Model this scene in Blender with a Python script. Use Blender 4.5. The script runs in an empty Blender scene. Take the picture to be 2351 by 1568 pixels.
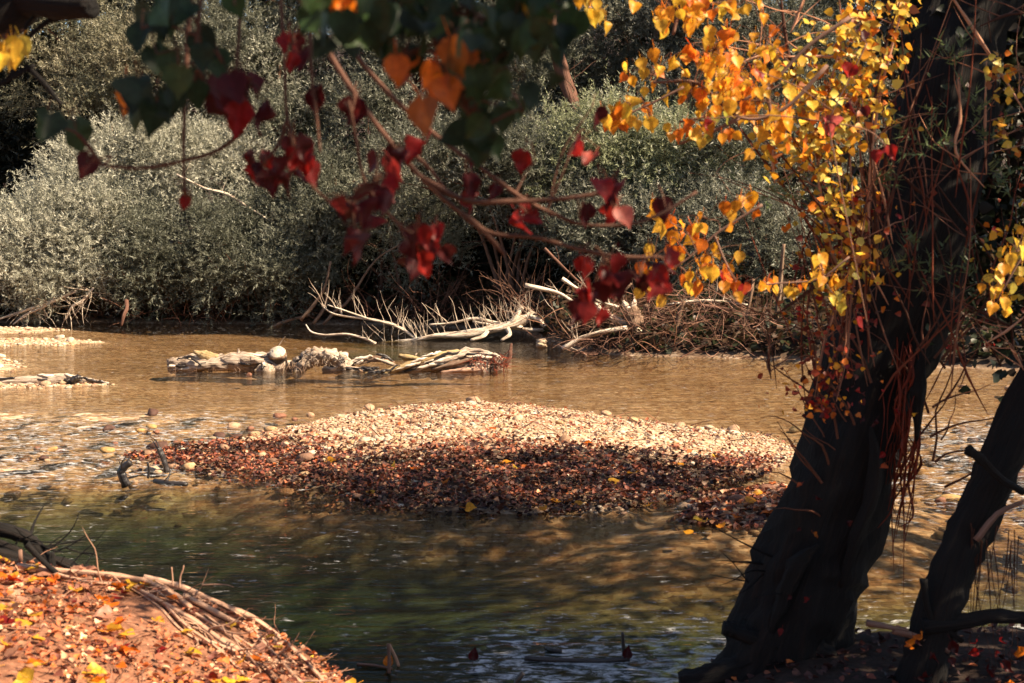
import bpy, math, random
import numpy as np
from mathutils import Vector, Matrix, Quaternion

# ------------------------------------------------------------------ camera, sky, sun, exposure
sc = bpy.context.scene
R = math.radians
CAM_Z, PITCH, LENS = 3.0, 5.0, 50.0
cam = bpy.data.cameras.new('camera')
cam.lens = LENS; cam.sensor_width = 36.0
cam.clip_start = 0.05; cam.clip_end = 500.0
cam.dof.use_dof = True; cam.dof.focus_distance = 27.0; cam.dof.aperture_fstop = 4.5
cam_o = bpy.data.objects.new('camera', cam)
cam_o.location = (0, 0, CAM_Z); cam_o.rotation_euler = (R(90 - PITCH), 0, 0)
sc.collection.objects.link(cam_o); sc.camera = cam_o

SUN_AZ, SUN_EL = 109.0, 45.0          # degrees to the right of the view direction, above the horizon
world = bpy.data.worlds.new('World'); sc.world = world; world.use_nodes = True
wn = world.node_tree; wn.nodes.clear()
sky = wn.nodes.new('ShaderNodeTexSky'); sky.sky_type = 'NISHITA'; sky.sun_disc = False
sky.sun_elevation = R(SUN_EL); sky.sun_rotation = R(SUN_AZ)
bg = wn.nodes.new('ShaderNodeBackground'); bg.inputs['Strength'].default_value = 0.05
wo = wn.nodes.new('ShaderNodeOutputWorld')
wn.links.new(sky.outputs[0], bg.inputs[0]); wn.links.new(bg.outputs[0], wo.inputs[0])
to_sun = Vector((math.sin(R(SUN_AZ)) * math.cos(R(SUN_EL)), math.cos(R(SUN_AZ)) * math.cos(R(SUN_EL)), math.sin(R(SUN_EL))))
sl = bpy.data.lights.new('sun', 'SUN'); sl.energy = 5.0; sl.angle = R(0.5); sl.color = (1.0, 0.82, 0.59)
sun_o = bpy.data.objects.new('sun', sl); sun_o.rotation_euler = to_sun.to_track_quat('Z', 'Y').to_euler()
sun_o.location = (20, 0, 30); sc.collection.objects.link(sun_o)
sc.view_settings.view_transform = 'Standard'; sc.view_settings.look = 'None'
sc.view_settings.exposure = 1.75; sc.view_settings.gamma = 1.0
sc.render.engine = 'CYCLES'
sc.cycles.max_bounces = 6; sc.cycles.diffuse_bounces = 2; sc.cycles.glossy_bounces = 3
sc.cycles.transmission_bounces = 4; sc.cycles.transparent_max_bounces = 8
sc.cycles.use_denoising = True; sc.cycles.caustics_reflective = False; sc.cycles.caustics_refractive = False
sc.cycles.sample_clamp_indirect = 6.0

# ------------------------------------------------------------------ helpers: picture geometry
F_PX = LENS / 36.0 * 2351.0
cp, sp = math.cos(R(PITCH)), math.sin(R(PITCH))
def ray(u, v):
    dx, dy = (u - 1175.5) / F_PX, (784.0 - v) / F_PX
    return dx, cp + dy * sp, -sp + dy * cp
def P(u, v, Y):                       # a place seen at (u, v), Y metres out
    x, y, z = ray(u, v); t = Y / y
    return Vector((x * t, Y, CAM_Z + z * t))
def G(u, v, z=0.0):                   # a place seen at (u, v) on a level z
    x, y, zz = ray(u, v); t = (z - CAM_Z) / zz
    return Vector((x * t, y * t, z))

def smooth(a, b, x):
    t = np.clip((x - a) / (b - a), 0, 1); return t * t * (3 - 2 * t)

class VNoise:                         # smooth 2-D value noise, vectorised
    def __init__(self, seed):
        self.g = np.random.default_rng(seed).random((64, 64))
    def __call__(self, x, y):
        x = np.asarray(x, float); y = np.asarray(y, float)
        xi = np.floor(x).astype(int); yi = np.floor(y).astype(int)
        fx = x - xi; fy = y - yi; fx = fx * fx * (3 - 2 * fx); fy = fy * fy * (3 - 2 * fy)
        g = self.g; a = g[xi % 64, yi % 64]; b = g[(xi + 1) % 64, yi % 64]
        c = g[xi % 64, (yi + 1) % 64]; d = g[(xi + 1) % 64, (yi + 1) % 64]
        return (a * (1 - fx) + b * fx) * (1 - fy) + (c * (1 - fx) + d * fx) * fy - 0.5
N1, N2, N3 = VNoise(1), VNoise(2), VNoise(3)
def fbm(x, y):
    return N1(x, y) + 0.5 * N2(x * 2.1 + 7, y * 2.1) + 0.25 * N3(x * 4.3, y * 4.3 + 3)

# ------------------------------------------------------------------ helpers: objects
COL = sc.collection
def tag(o, label=None, cat=None, group=None, kind=None):
    if label: o['label'] = label
    if cat: o['category'] = cat
    if group: o['group'] = group
    if kind: o['kind'] = kind
    return o
def empty(name, loc, label=None, cat=None, group=None):
    o = bpy.data.objects.new(name, None); o.location = loc; o.empty_display_size = 0.1
    COL.objects.link(o); return tag(o, label, cat, group)
def set_parent(o, p):
    o.parent = p                      # a thing's Empty only has a location; its parts are built in place, so sub-parts need no offset
    if p.parent is None: o.matrix_parent_inverse = Matrix.Translation(-p.location)
def link(name, me, mat=None, parent=None):
    o = bpy.data.objects.new(name, me)
    if mat is not None and not me.materials: me.materials.append(mat)
    COL.objects.link(o)
    if parent is not None: set_parent(o, parent)
    return o

class MB:                             # collects pieces into one mesh
    def __init__(self): self.V = []; self.F = []; self.T = []; self.C = []; self.n = 0
    def add(self, V, F, T=None, col=(1, 1, 1)):
        V = np.asarray(V, float)
        self.V.append(V); self.F += [tuple(int(i) + self.n for i in f) for f in F]
        self.T.append(np.asarray(T, float) if T is not None else V * 0.5)
        self.C.append(np.tile(np.array([*col, 1.0]), (len(V), 1))); self.n += len(V)
        return self
    def build(self, name, mat, parent=None, smooth_=True, base=True):
        V = np.concatenate(self.V); T = np.concatenate(self.T); C = np.concatenate(self.C)
        loc = Vector((0, 0, 0))
        if base and parent is None:
            loc = Vector((float(V[:, 0].mean()), float(V[:, 1].mean()), float(V[:, 2].min())))
            V = V - np.array(loc)
        me = bpy.data.meshes.new(name); me.from_pydata(V.tolist(), [], self.F)
        a = me.attributes.new('tuv', 'FLOAT_VECTOR', 'POINT'); a.data.foreach_set('vector', T.astype(np.float32).ravel())
        a = me.attributes.new('Col', 'FLOAT_COLOR', 'POINT'); a.data.foreach_set('color', C.astype(np.float32).ravel())
        if smooth_: me.polygons.foreach_set('use_smooth', [True] * len(me.polygons))
        me.update(); o = link(name, me, mat, parent); 
        if parent is None: o.location = loc
        return o

def quads_mesh(name, V, mat, parent=None, quads=None, C=None, smooth_=False):
    """V (n,3); quads (m,4) or consecutive fours; C per-vertex colour"""
    V = np.asarray(V, np.float32); n = len(V)
    if quads is None: quads = np.arange(n).reshape(-1, 4)
    quads = np.asarray(quads, np.int32); m, k = quads.shape
    me = bpy.data.meshes.new(name)
    me.vertices.add(n); me.vertices.foreach_set('co', V.ravel())
    me.loops.add(m * k); me.loops.foreach_set('vertex_index', quads.ravel())
    me.polygons.add(m); me.polygons.foreach_set('loop_start', np.arange(0, m * k, k, dtype=np.int32))
    try: me.polygons.foreach_set('loop_total', np.full(m, k, np.int32))
    except Exception: pass
    if smooth_: me.polygons.foreach_set('use_smooth', np.ones(m, bool))
    if C is not None:
        C = np.concatenate([C, np.ones((n, 1))], 1) if C.shape[1] == 3 else C
        a = me.attributes.new('Col', 'FLOAT_COLOR', 'POINT'); a.data.foreach_set('color', C.astype(np.float32).ravel())
    me.update(calc_edges=True)
    return link(name, me, mat, parent)

def catmull(pts, rad, sub=4):
    pts = [np.array(p, float) for p in pts]
    if len(pts) < 3 or sub < 2: return np.array(pts), np.array(rad, float)
    Q = [2 * pts[0] - pts[1]] + pts + [2 * pts[-1] - pts[-2]]
    out, ro = [], []
    for i in range(len(pts) - 1):
        a, b, c, d = Q[i:i + 4]
        for j in range(sub):
            t = j / sub
            out.append(0.5 * (2 * b + (c - a) * t + (2 * a - 5 * b + 4 * c - d) * t * t + (3 * b - a - 3 * c + d) * t ** 3))
            ro.append(rad[i] * (1 - t) + rad[i + 1] * t)
    out.append(pts[-1]); ro.append(rad[-1])
    return np.array(out), np.array(ro, float)

def tube(mb, pts, rad, n=6, sub=4, rough=0.0, rng=None, cap=True, col=(1, 1, 1), flat=1.0, ridges=0):
    """a tapered, slightly knobbly limb along pts"""
    C, Rr = catmull(pts, rad, sub)
    m = len(C)
    tan = np.gradient(C, axis=0); tan /= (np.linalg.norm(tan, axis=1)[:, None] + 1e-9)
    ref = np.array([0, 0, 1.0]) if abs(tan[0][2]) < 0.8 else np.array([1.0, 0, 0])
    nx = np.cross(tan[0], ref); nx /= np.linalg.norm(nx)
    th = np.arange(n) * 2 * math.pi / n
    V = np.zeros((m, n, 3)); T = np.zeros((m, n, 3)); s = 0.0
    ph = rng.random(3) * 6 if rng is not None else np.zeros(3)
    for i in range(m):
        nx = nx - tan[i] * np.dot(nx, tan[i]); nx /= (np.linalg.norm(nx) + 1e-9)
        ny = np.cross(tan[i], nx)
        if i: s += np.linalg.norm(C[i] - C[i - 1])
        r = np.full(n, Rr[i])
        if rough and rng is not None:
            r = r * (1 + rough * (rng.random(n) - 0.5) + rough * 0.8 * np.sin(th * 2 + ph[0] + s * 3) * 0.5 + rough * 0.7 * np.sin(th * 3 + ph[1] - s * 5) * 0.5)
        if ridges: r = r * (1 + 0.05 * np.sin(th * ridges + 1.2 * np.sin(s * 2.2 + ph[2])))
        V[i] = C[i] + np.outer(r * np.cos(th), nx) + np.outer(r * np.sin(th) * flat, ny)
        T[i, :, 0] = Rr[i] * np.cos(th); T[i, :, 1] = Rr[i] * np.sin(th); T[i, :, 2] = s * 0.035
    F = []
    for i in range(m - 1):
        for j in range(n):
            k = (j + 1) % n
            F.append((i * n + j, i * n + k, (i + 1) * n + k, (i + 1) * n + j))
    if cap:
        F.append(tuple(range(n - 1, -1, -1))); F.append(tuple((m - 1) * n + j for j in range(n)))
    mb.add(V.reshape(-1, 3), F, T.reshape(-1, 3), col)
    return C, Rr

def unit(a): return a / (np.linalg.norm(a, axis=-1, keepdims=True) + 1e-9)

# ------------------------------------------------------------------ materials
MATS = {}
def mat(name):
    m = bpy.data.materials.new(name); m.use_nodes = True; nt = m.node_tree; nt.nodes.clear()
    out = nt.nodes.new('ShaderNodeOutputMaterial'); MATS[name] = m
    return m, nt, out
def nd(nt, typ, **kw):
    n = nt.nodes.new(typ)
    for k, v in kw.items():
        if k in n.inputs.keys(): n.inputs[k].default_value = v
        else: setattr(n, k, v)
    return n
def ramp(nt, fac, stops):
    r = nt.nodes.new('ShaderNodeValToRGB'); el = r.color_ramp.elements
    while len(el) < len(stops): el.new(0.5)
    for e, (p, c) in zip(el, stops): e.position = p; e.color = (*c, 1)
    nt.links.new(fac, r.inputs[0]); return r.outputs[0]
def noise(nt, vec, scale, detail=4, rough=0.6, dist=0.0):
    n = nd(nt, 'ShaderNodeTexNoise', Scale=scale, Detail=detail, Roughness=rough, Distortion=dist)
    if vec is not None: nt.links.new(vec, n.inputs['Vector'])
    return n.outputs['Fac']
def bump(nt, h, strength, dist=0.02, normal=None):
    b = nd(nt, 'ShaderNodeBump', Strength=strength, Distance=dist); nt.links.new(h, b.inputs['Height'])
    if normal is not None: nt.links.new(normal, b.inputs['Normal'])
    return b.outputs['Normal']
def mixc(nt, fac, a, b, mode='MIX'):
    m = nt.nodes.new('ShaderNodeMix'); m.data_type = 'RGBA'; m.blend_type = mode
    for s, v in ((m.inputs[0], fac), (m.inputs[6], a), (m.inputs[7], b)):
        if hasattr(v, 'is_linked') or hasattr(v, 'links'): nt.links.new(v, s)
        else: s.default_value = v if not isinstance(v, tuple) else (*v, 1)
    return m.outputs[2]
def principled(nt, out, color, rough=0.8, spec=0.3, normal=None):
    p = nt.nodes.new('ShaderNodeBsdfPrincipled')
    if isinstance(color, tuple): p.inputs['Base Color'].default_value = (*color, 1)
    else: nt.links.new(color, p.inputs['Base Color'])
    if isinstance(rough, (int, float)): p.inputs['Roughness'].default_value = rough
    else: nt.links.new(rough, p.inputs['Roughness'])
    p.inputs['Specular IOR Level'].default_value = spec
    if normal is not None: nt.links.new(normal, p.inputs['Normal'])
    if out is not None: nt.links.new(p.outputs[0], out.inputs[0])
    return p

def wood(name, stops, bstr=0.8, scale=22, rough=0.85, spec=0.2, fine=70):
    m, nt, out = mat(name)
    at = nd(nt, 'ShaderNodeAttribute', attribute_name='tuv'); v = at.outputs['Vector']
    geo = nt.nodes.new('ShaderNodeNewGeometry')
    f1 = noise(nt, v, scale, 6, 0.65, 0.4); f2 = noise(nt, v, fine, 3, 0.6)
    f3 = noise(nt, geo.outputs['Position'], 2.7, 3, 0.6)
    a = nd(nt, 'ShaderNodeMath', operation='MULTIPLY_ADD'); a.inputs[1].default_value = 0.35
    nt.links.new(f2, a.inputs[0]); nt.links.new(f1, a.inputs[2])
    b = nd(nt, 'ShaderNodeMath', operation='MULTIPLY_ADD'); b.inputs[1].default_value = 0.35
    nt.links.new(f3, b.inputs[0]); nt.links.new(a.outputs[0], b.inputs[2])
    c = nd(nt, 'ShaderNodeMath', operation='MULTIPLY'); c.inputs[1].default_value = 0.62; nt.links.new(b.outputs[0], c.inputs[0])
    col = ramp(nt, c.outputs[0], stops)
    va = nd(nt, 'ShaderNodeAttribute', attribute_name='Col')
    col = mixc(nt, 1.0, col, va.outputs['Color'], 'MULTIPLY')
    principled(nt, out, col, rough, spec, bump(nt, a.outputs[0], bstr, 0.03))
    return m
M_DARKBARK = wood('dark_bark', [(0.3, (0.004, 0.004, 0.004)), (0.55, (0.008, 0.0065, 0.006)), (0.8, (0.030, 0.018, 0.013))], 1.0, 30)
M_REDBARK = wood('reddish_bark', [(0.3, (0.03, 0.014, 0.010)), (0.55, (0.13, 0.062, 0.042)), (0.8, (0.30, 0.18, 0.13))], 1.0, 20)
M_TWIG = wood('twig_bark', [(0.3, (0.06, 0.033, 0.024)), (0.6, (0.19, 0.105, 0.075)), (0.85, (0.34, 0.22, 0.16))], 0.4, 40)
M_PALE = wood('bleached_wood', [(0.39, (0.035, 0.022, 0.016)), (0.46, (0.25, 0.17, 0.12)), (0.53, (0.60, 0.49, 0.38)), (0.72, (0.80, 0.72, 0.61))], 1.0, 55, fine=160)
M_DRIFT = wood('weathered_brown_wood', [(0.3, (0.035, 0.020, 0.013)), (0.5, (0.17, 0.10, 0.065)), (0.75, (0.40, 0.29, 0.20))], 1.0, 50, fine=150)
M_MOSSW = wood('mossy_yellow_wood', [(0.38, (0.07, 0.045, 0.02)), (0.5, (0.33, 0.22, 0.10)), (0.75, (0.60, 0.48, 0.30))], 1.0, 50, fine=150)
M_GREYW = wood('grey_driftwood', [(0.40, (0.022, 0.014, 0.010)), (0.47, (0.17, 0.115, 0.08)), (0.54, (0.44, 0.34, 0.26)), (0.72, (0.66, 0.58, 0.48))], 1.0, 60, fine=170)
M_ROOT = wood('pink_root_wood', [(0.3, (0.12, 0.055, 0.035)), (0.5, (0.40, 0.23, 0.15)), (0.8, (0.62, 0.42, 0.31))], 0.8, 26)
M_WETWOOD = wood('wet_black_wood', [(0.3, (0.008, 0.007, 0.007)), (0.7, (0.035, 0.026, 0.022))], 0.6, 24, 0.35, 0.5)

def leafmat(name, color_from, transl=0.45, rough=0.45, spec=0.35, stops=None, vein=True):
    m, nt, out = mat(name)
    if color_from == 'object':
        c = nt.nodes.new('ShaderNodeObjectInfo').outputs['Color']
    elif color_from == 'vertex':
        c = nd(nt, 'ShaderNodeAttribute', attribute_name='Col').outputs['Color']
    else:
        g = nt.nodes.new('ShaderNodeNewGeometry'); c = ramp(nt, g.outputs['Random Per Island'], stops)
    if vein:
        tc = nt.nodes.new('ShaderNodeTexCoord')
        f = noise(nt, tc.outputs['Object'], 5 if color_from == 'object' else 25, 5, 0.7)
        c = mixc(nt, ramp(nt, f, [(0.35, (0, 0, 0)), (0.65, (1, 1, 1))]), mixc(nt, 1.0, c, (0.62, 0.55, 0.5), 'MULTIPLY'), c)
    if color_from == 'object':
        sx = nt.nodes.new('ShaderNodeSeparateXYZ'); nt.links.new(tc.outputs['Object'], sx.inputs[0])
        ab = nd(nt, 'ShaderNodeMath', operation='ABSOLUTE'); nt.links.new(sx.outputs[0], ab.inputs[0])
        wv = nd(nt, 'ShaderNodeMath', operation='MULTIPLY_ADD'); wv.inputs[1].default_value = -.8; nt.links.new(ab.outputs[0], wv.inputs[0]); nt.links.new(sx.outputs[1], wv.inputs[2])
        sn = nd(nt, 'ShaderNodeMath', operation='MULTIPLY'); sn.inputs[1].default_value = 42.0; nt.links.new(wv.outputs[0], sn.inputs[0])
        ss = nd(nt, 'ShaderNodeMath', operation='SINE'); nt.links.new(sn.outputs[0], ss.inputs[0])
        vein_ = ramp(nt, ss.outputs[0], [(0.90, (0, 0, 0)), (1.0, (0.5, 0.5, 0.5))]); rib = ramp(nt, ab.outputs[0], [(0.008, (0.7, 0.7, 0.7)), (0.022, (0, 0, 0))])
        c = mixc(nt, mixc(nt, 1.0, vein_, rib, 'ADD'), c, mixc(nt, 1.0, c, (1.7, 1.6, 1.5), 'MULTIPLY'))
    p = principled(nt, None, c, rough, spec)
    t = nt.nodes.new('ShaderNodeBsdfTranslucent'); nt.links.new(c, t.inputs[0])
    mx = nd(nt, 'ShaderNodeMixShader'); mx.inputs[0].default_value = transl
    nt.links.new(p.outputs[0], mx.inputs[1]); nt.links.new(t.outputs[0], mx.inputs[2]); nt.links.new(mx.outputs[0], out.inputs[0])
    return m
M_LEAF = leafmat('poplar_leaf', 'object', 0.58)
M_LEAFV = leafmat('small_leaf', 'vertex', 0.45, vein=False)
M_LITTER = leafmat('leaf_litter', 'vertex', 0.15, 0.6, 0.3, vein=False)
M_WILLOW = leafmat('willow_leaf', 'vertex', 0.38, 0.5, 0.35, vein=False)

def stone_mat(name, use_vert):
    m, nt, out = mat(name)
    geo = nt.nodes.new('ShaderNodeNewGeometry'); oi = nt.nodes.new('ShaderNodeObjectInfo')
    base = nd(nt, 'ShaderNodeAttribute', attribute_name='Col').outputs['Color'] if use_vert else oi.outputs['Color']
    f = noise(nt, geo.outputs['Position'], 26, 5, 0.65); f2 = noise(nt, geo.outputs['Position'], 9, 3)
    c = mixc(nt, ramp(nt, f, [(0.35, (0, 0, 0)), (0.7, (1, 1, 1))]), mixc(nt, 1.0, base, (0.6, 0.54, 0.5), 'MULTIPLY'), base)
    principled(nt, out, c, 0.75, 0.3, bump(nt, f, 0.5, 0.02))
    return m
M_STONE = stone_mat('cobble_stone', False)
M_PEBBLE = stone_mat('pebble_stone', True)

# ------------------------------------------------------------------ ground: banks, river bed, gravel bars in one sheet
def poly_sd(poly, x, y):               # signed distance, positive inside
    d = np.full(x.shape, 1e9); inside = np.zeros(x.shape, bool); n = len(poly)
    for i in range(n):
        ax, ay = poly[i]; bx, by = poly[(i + 1) % n]
        ex, ey = bx - ax, by - ay; t = np.clip(((x - ax) * ex + (y - ay) * ey) / (ex * ex + ey * ey + 1e-9), 0, 1)
        d = np.minimum(d, (x - ax - t * ex) ** 2 + (y - ay - t * ey) ** 2)
        c = ((ay > y) != (by > y)) & (x < (bx - ax) * (y - ay) / (by - ay + 1e-12) + ax); inside ^= c
    d = np.sqrt(d); return np.where(inside, d, -d)
def gp(L, z=0.0): return [tuple(G(u, v, z)[:2]) for u, v in L]
BAR = gp([(330, 1052), (480, 1078), (640, 1098), (760, 1130), (880, 1158), (1010, 1172), (1200, 1172), (1380, 1166), (1560, 1135), (1700, 1090), (1800, 1045), (1770, 1005), (1620, 985),
          (1480, 972), (1320, 950), (1200, 934), (1090, 930), (960, 932), (850, 948), (740, 975), (600, 1005), (450, 1030)])
BAR2 = gp([(1590, 1195), (1780, 1205), (1960, 1190), (1970, 1140), (1780, 1120), (1660, 1140)])
SPITS = [gp([(-200, 752), (60, 752), (140, 757), (60, 764), (-200, 766)]), gp([(-200, 776), (150, 778), (225, 786), (120, 793), (-200, 795)]),
         gp([(-200, 815), (20, 822), (40, 838), (15, 856), (-200, 862)]), gp([(-200, 880), (90, 877), (230, 881), (150, 888), (-200, 892)])]
FX = np.array([-40, -16, -12, -6, -2, 0.3, 1.2, 2.5, 5.5, 8, 12, 30.]); FY = np.array([41, 40.5, 40.3, 39.7, 39, 36.5, 32.2, 30.6, 30.0, 28.2, 27, 26.])
def far_edge(x): return np.interp(x, FX, FY) + 0.5 * N1(x * 0.8, x * 0 + 3)
def ground_z(x, y, detail=True):
    x = np.asarray(x, float); y = np.asarray(y, float)
    # bed
    bed = -0.22 - 0.75 * smooth(16.8, 14.0, y) * (1 - 0.3 * smooth(-2, -6, x)) - 0.25 * smooth(30, 36, y) * smooth(-9, -3, x) * smooth(2, -1, x)
    bed = bed + 0.07 * smooth(20, 22, y) * smooth(27.5, 25, y) * smooth(1, -2, x)
    bed = bed + 0.13 * smooth(-2.5, -6, x) * smooth(15, 17, y) * smooth(24, 21, y)         # riffle on the left
    bed = bed + 0.10 * smooth(4, 6.5, x) * smooth(13, 15, y) * smooth(24, 21, y)
    bed = bed + 0.10 * fbm(x * 0.6, y * 0.6) + 0.20 * fbm(x * 0.16 + 2, y * 0.42) * smooth(18, 22, y)
    z = bed
    s = poly_sd(BAR, x, y) + 0.45 * fbm(x * 0.9, y * 0.9) + 0.3 * fbm(x * 2.4 + 3, y * 2.4)
    z = np.maximum(z, np.where(s > 0, 0.02 + 0.19 * smooth(0, 2.4, s) + 0.07 * fbm(x * 1.3, y * 1.3) * smooth(.2, 1.2, s), 0.02 + s * (0.16 + 0.3 * smooth(17, 15, y))))
    s = poly_sd(BAR2, x, y) + 0.3 * fbm(x * 1.1 + 5, y)
    z = np.maximum(z, np.where(s > 0, 0.01 + 0.10 * smooth(0, 0.9, s), 0.01 + s * 0.2))
    for k, p in enumerate(SPITS):
        s = poly_sd(p, x, y) + 0.3 * fbm(x * 0.7 + k, y * 0.7) - 0.12
        z = np.maximum(z, np.where(s > 0, 0.01 + 0.07 * smooth(0, 1.2, s), 0.02 + s * 0.12))
    d = y - far_edge(x)
    z = np.maximum(z, np.minimum(-0.02 + d * 0.4, 0.6 + d * 0.06) + 0.15 * fbm(x * 0.5, y * 0.5) * smooth(0, 2, d) + np.maximum(0, d - 16) * 0.2)
    # near bank: mound on the left, low ledge on the right
    hx = np.interp(x, [-9, -3, -2.2, -1.75, -1.2, -0.93, -0.45, 0.1, 0.9, 1.25, 1.8, 3.0, 6.0], [1.30, 1.09, 1.04, 0.95, 0.66, 0.44, -0.08, -0.30, -0.40, 0.05, 0.22, 0.32, 0.6])
    hx = hx + 0.35 * smooth(4.5, 1.0, y) * smooth(-4, 2, x) * 1.5
    ey = np.interp(x, [-9, -2.5, -1.0, 0.0, 0.9, 1.3, 2.0, 4.0, 8.0, 14.0], [8.6, 7.9, 7.6, 7.4, 8.0, 8.75, 9.0, 8.75, 9.8, 13.0])
    near = np.minimum(hx, (ey + 0.45 - y) * 1.5)
    z = np.maximum(z, near + 0.05 * fbm(x * 1.7, y * 1.7) * smooth(-0.3, 0.2, near))
    # right bank away from the picture
    z = np.maximum(z, np.minimum((x - 8.2 - 0.12 * np.maximum(0, y - 14)) * 0.5, 1.2) + 0.1 * fbm(x * 0.5, y * 0.5))
    if detail: z = z + 0.018 * fbm(x * 5, y * 5)
    return z

def grid(x0, x1, y0, y1, sx, sy):
    xs = np.arange(x0, x1 + sx * 0.5, sx); ys = np.arange(y0, y1 + sy * 0.5, sy)
    return xs, ys
xs = np.unique(np.round(np.concatenate([np.arange(-150, -20, 5), np.arange(-20, -10, 0.4), np.arange(-10, 10, 0.13), np.arange(10, 20, 0.4), np.arange(20, 151, 5)]), 3))
ys = np.unique(np.round(np.concatenate([np.arange(-80, 4, 4), np.arange(4, 26, 0.13), np.arange(26, 44, 0.3), np.arange(44, 60, 1.0), np.arange(60, 180, 6)]), 3))
Xg, Yg = np.meshgrid(xs, ys)
Zg = ground_z(Xg, Yg)
Zg = np.minimum(Zg, 16 + 0.02 * Yg)
ni, nj = Xg.shape
idx = np.arange(ni * nj).reshape(ni, nj)
Q = np.stack([idx[:-1, :-1], idx[:-1, 1:], idx[1:, 1:], idx[1:, :-1]], -1).reshape(-1, 4)
# what the ground is made of, by place: r = gravel, g = dark soil and litter, b = deep silt and algae
sb = poly_sd(BAR, Xg, Yg)
litter = smooth(17.9, 16.4, Yg + 0.9 * fbm(Xg * 0.7, Yg * 0.7) - 1.6 * smooth(-1.5, -3.5, Xg) + 0.5 * smooth(2, 4, Xg)) * smooth(-0.6, 0.3, sb)
bank = np.clip(smooth(-0.2, 0.4, Yg - far_edge(Xg)) + smooth(10.3, 9.6, Yg) * smooth(-0.2, 0.0, Zg) + smooth(7.5, 9, Xg) * smooth(0, .3, Zg), 0, 1)
deep = smooth(-0.26, -0.55, Zg)
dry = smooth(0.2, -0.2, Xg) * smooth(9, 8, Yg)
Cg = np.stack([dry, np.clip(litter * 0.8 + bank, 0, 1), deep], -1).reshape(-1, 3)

m, nt, out = mat('riverside_ground'); M_GROUND = m
va = nd(nt, 'ShaderNodeAttribute', attribute_name='Col'); sepc = nt.nodes.new('ShaderNodeSeparateColor'); nt.links.new(va.outputs['Color'], sepc.inputs[0])
geo = nt.nodes.new('ShaderNodeNewGeometry'); pos = geo.outputs['Position']
vor = nd(nt, 'ShaderNodeTexVoronoi', Scale=15.0); nt.links.new(pos, vor.inputs['Vector'])
vcol = nt.nodes.new('ShaderNodeSeparateColor'); nt.links.new(vor.outputs['Color'], vcol.inputs[0])
grav = ramp(nt, vcol.outputs[0], [(0.0, (0.20, 0.11, 0.06)), (0.35, (0.38, 0.235, 0.14)), (0.7, (0.50, 0.345, 0.22)), (1.0, (0.58, 0.44, 0.32))])
n1 = noise(nt, pos, 1.3, 5, 0.65); n2 = noise(nt, pos, 18, 5, 0.7)
grav = mixc(nt, ramp(nt, n1, [(0.4, (0, 0, 0)), (0.68, (0.55, 0.55, 0.55))]), grav, (0.17, 0.095, 0.05))
soil = ramp(nt, n2, [(0.3, (0.010, 0.006, 0.005)), (0.6, (0.032, 0.018, 0.012)), (0.8, (0.075, 0.040, 0.026))])
silt = ramp(nt, n2, [(0.3, (0.066, 0.085, 0.060)), (0.7, (0.145, 0.155, 0.105))])
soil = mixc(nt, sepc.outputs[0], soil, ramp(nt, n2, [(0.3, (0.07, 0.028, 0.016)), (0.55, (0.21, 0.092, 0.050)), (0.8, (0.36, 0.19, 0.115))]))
c = mixc(nt, sepc.outputs[1], grav, soil); c = mixc(nt, sepc.outputs[2], c, silt)
h = nd(nt, 'ShaderNodeMath', operation='SUBTRACT'); h.inputs[0].default_value = 1.0; nt.links.new(vor.outputs['Distance'], h.inputs[1])
principled(nt, out, c, 0.85, 0.25, bump(nt, n2, 0.5, 0.02, bump(nt, h.outputs[0], 0.35, 0.02)))
o = quads_mesh('ground', np.stack([Xg, Yg, Zg], -1).reshape(-1, 3), M_GROUND, None, Q, Cg, True)
tag(o, 'river bed, gravel bar and wooded banks', kind='structure')

# ------------------------------------------------------------------ water
wx = np.arange(-24, 16.01, 0.11); wy = np.arange(5.5, 44, 0.11)
WX, WY = np.meshgrid(wx, wy)
riff = np.clip(smooth(-2.2, -4.5, WX) * smooth(14.8, 16.5, WY) * smooth(23, 20.5, WY) + smooth(4.2, 6.0, WX) * smooth(12.5, 14, WY) * smooth(23, 20, WY)
               + 0.6 * smooth(3.2, 4.2, WX) * smooth(13.2, 13.9, WY) * smooth(17.5, 16, WY), 0, 1)
calm = 0.006 * fbm(WX * 1.1 + 0.4 * WY, WY * 2.3) + 0.004 * fbm(WX * 2.6, WY * 5.2 + 11)
WZ = calm + riff * (0.05 * fbm(WX * 2.2, WY * 2.6) + 0.04 * fbm(WX * 4.1 + 9, WY * 4.7))
ni, nj = WX.shape; idx = np.arange(ni * nj).reshape(ni, nj)
Q = np.stack([idx[:-1, :-1], idx[:-1, 1:], idx[1:, 1:], idx[1:, :-1]], -1).reshape(-1, 4)
foamy = np.clip(riff, 0, 1)
foam_glint = smooth(11.2, 9.4, WY) * smooth(-0.9, 0.1, WX)                       # painted foam and sky reflection flecks by the near shore
Cw = np.stack([foamy, foam_glint, np.zeros_like(riff)], -1).reshape(-1, 3)
m, nt, out = mat('river_water'); M_WATER = m
va = nd(nt, 'ShaderNodeAttribute', attribute_name='Col'); sepc = nt.nodes.new('ShaderNodeSeparateColor'); nt.links.new(va.outputs['Color'], sepc.inputs[0])
geo = nt.nodes.new('ShaderNodeNewGeometry'); pos = geo.outputs['Position']
mp = nd(nt, 'ShaderNodeMapping'); mp.inputs['Scale'].default_value = (0.24, 1.25, 1); nt.links.new(pos, mp.inputs[0])
w1 = noise(nt, mp.outputs[0], 3.2, 3, 0.55, 0.6); w2 = noise(nt, mp.outputs[0], 11, 3, 0.6, 0.4)
rs = nd(nt, 'ShaderNodeMath', operation='MULTIPLY_ADD'); rs.inputs[1].default_value = 0.38; rs.inputs[2].default_value = 0.30
nt.links.new(sepc.outputs[0], rs.inputs[0])
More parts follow.
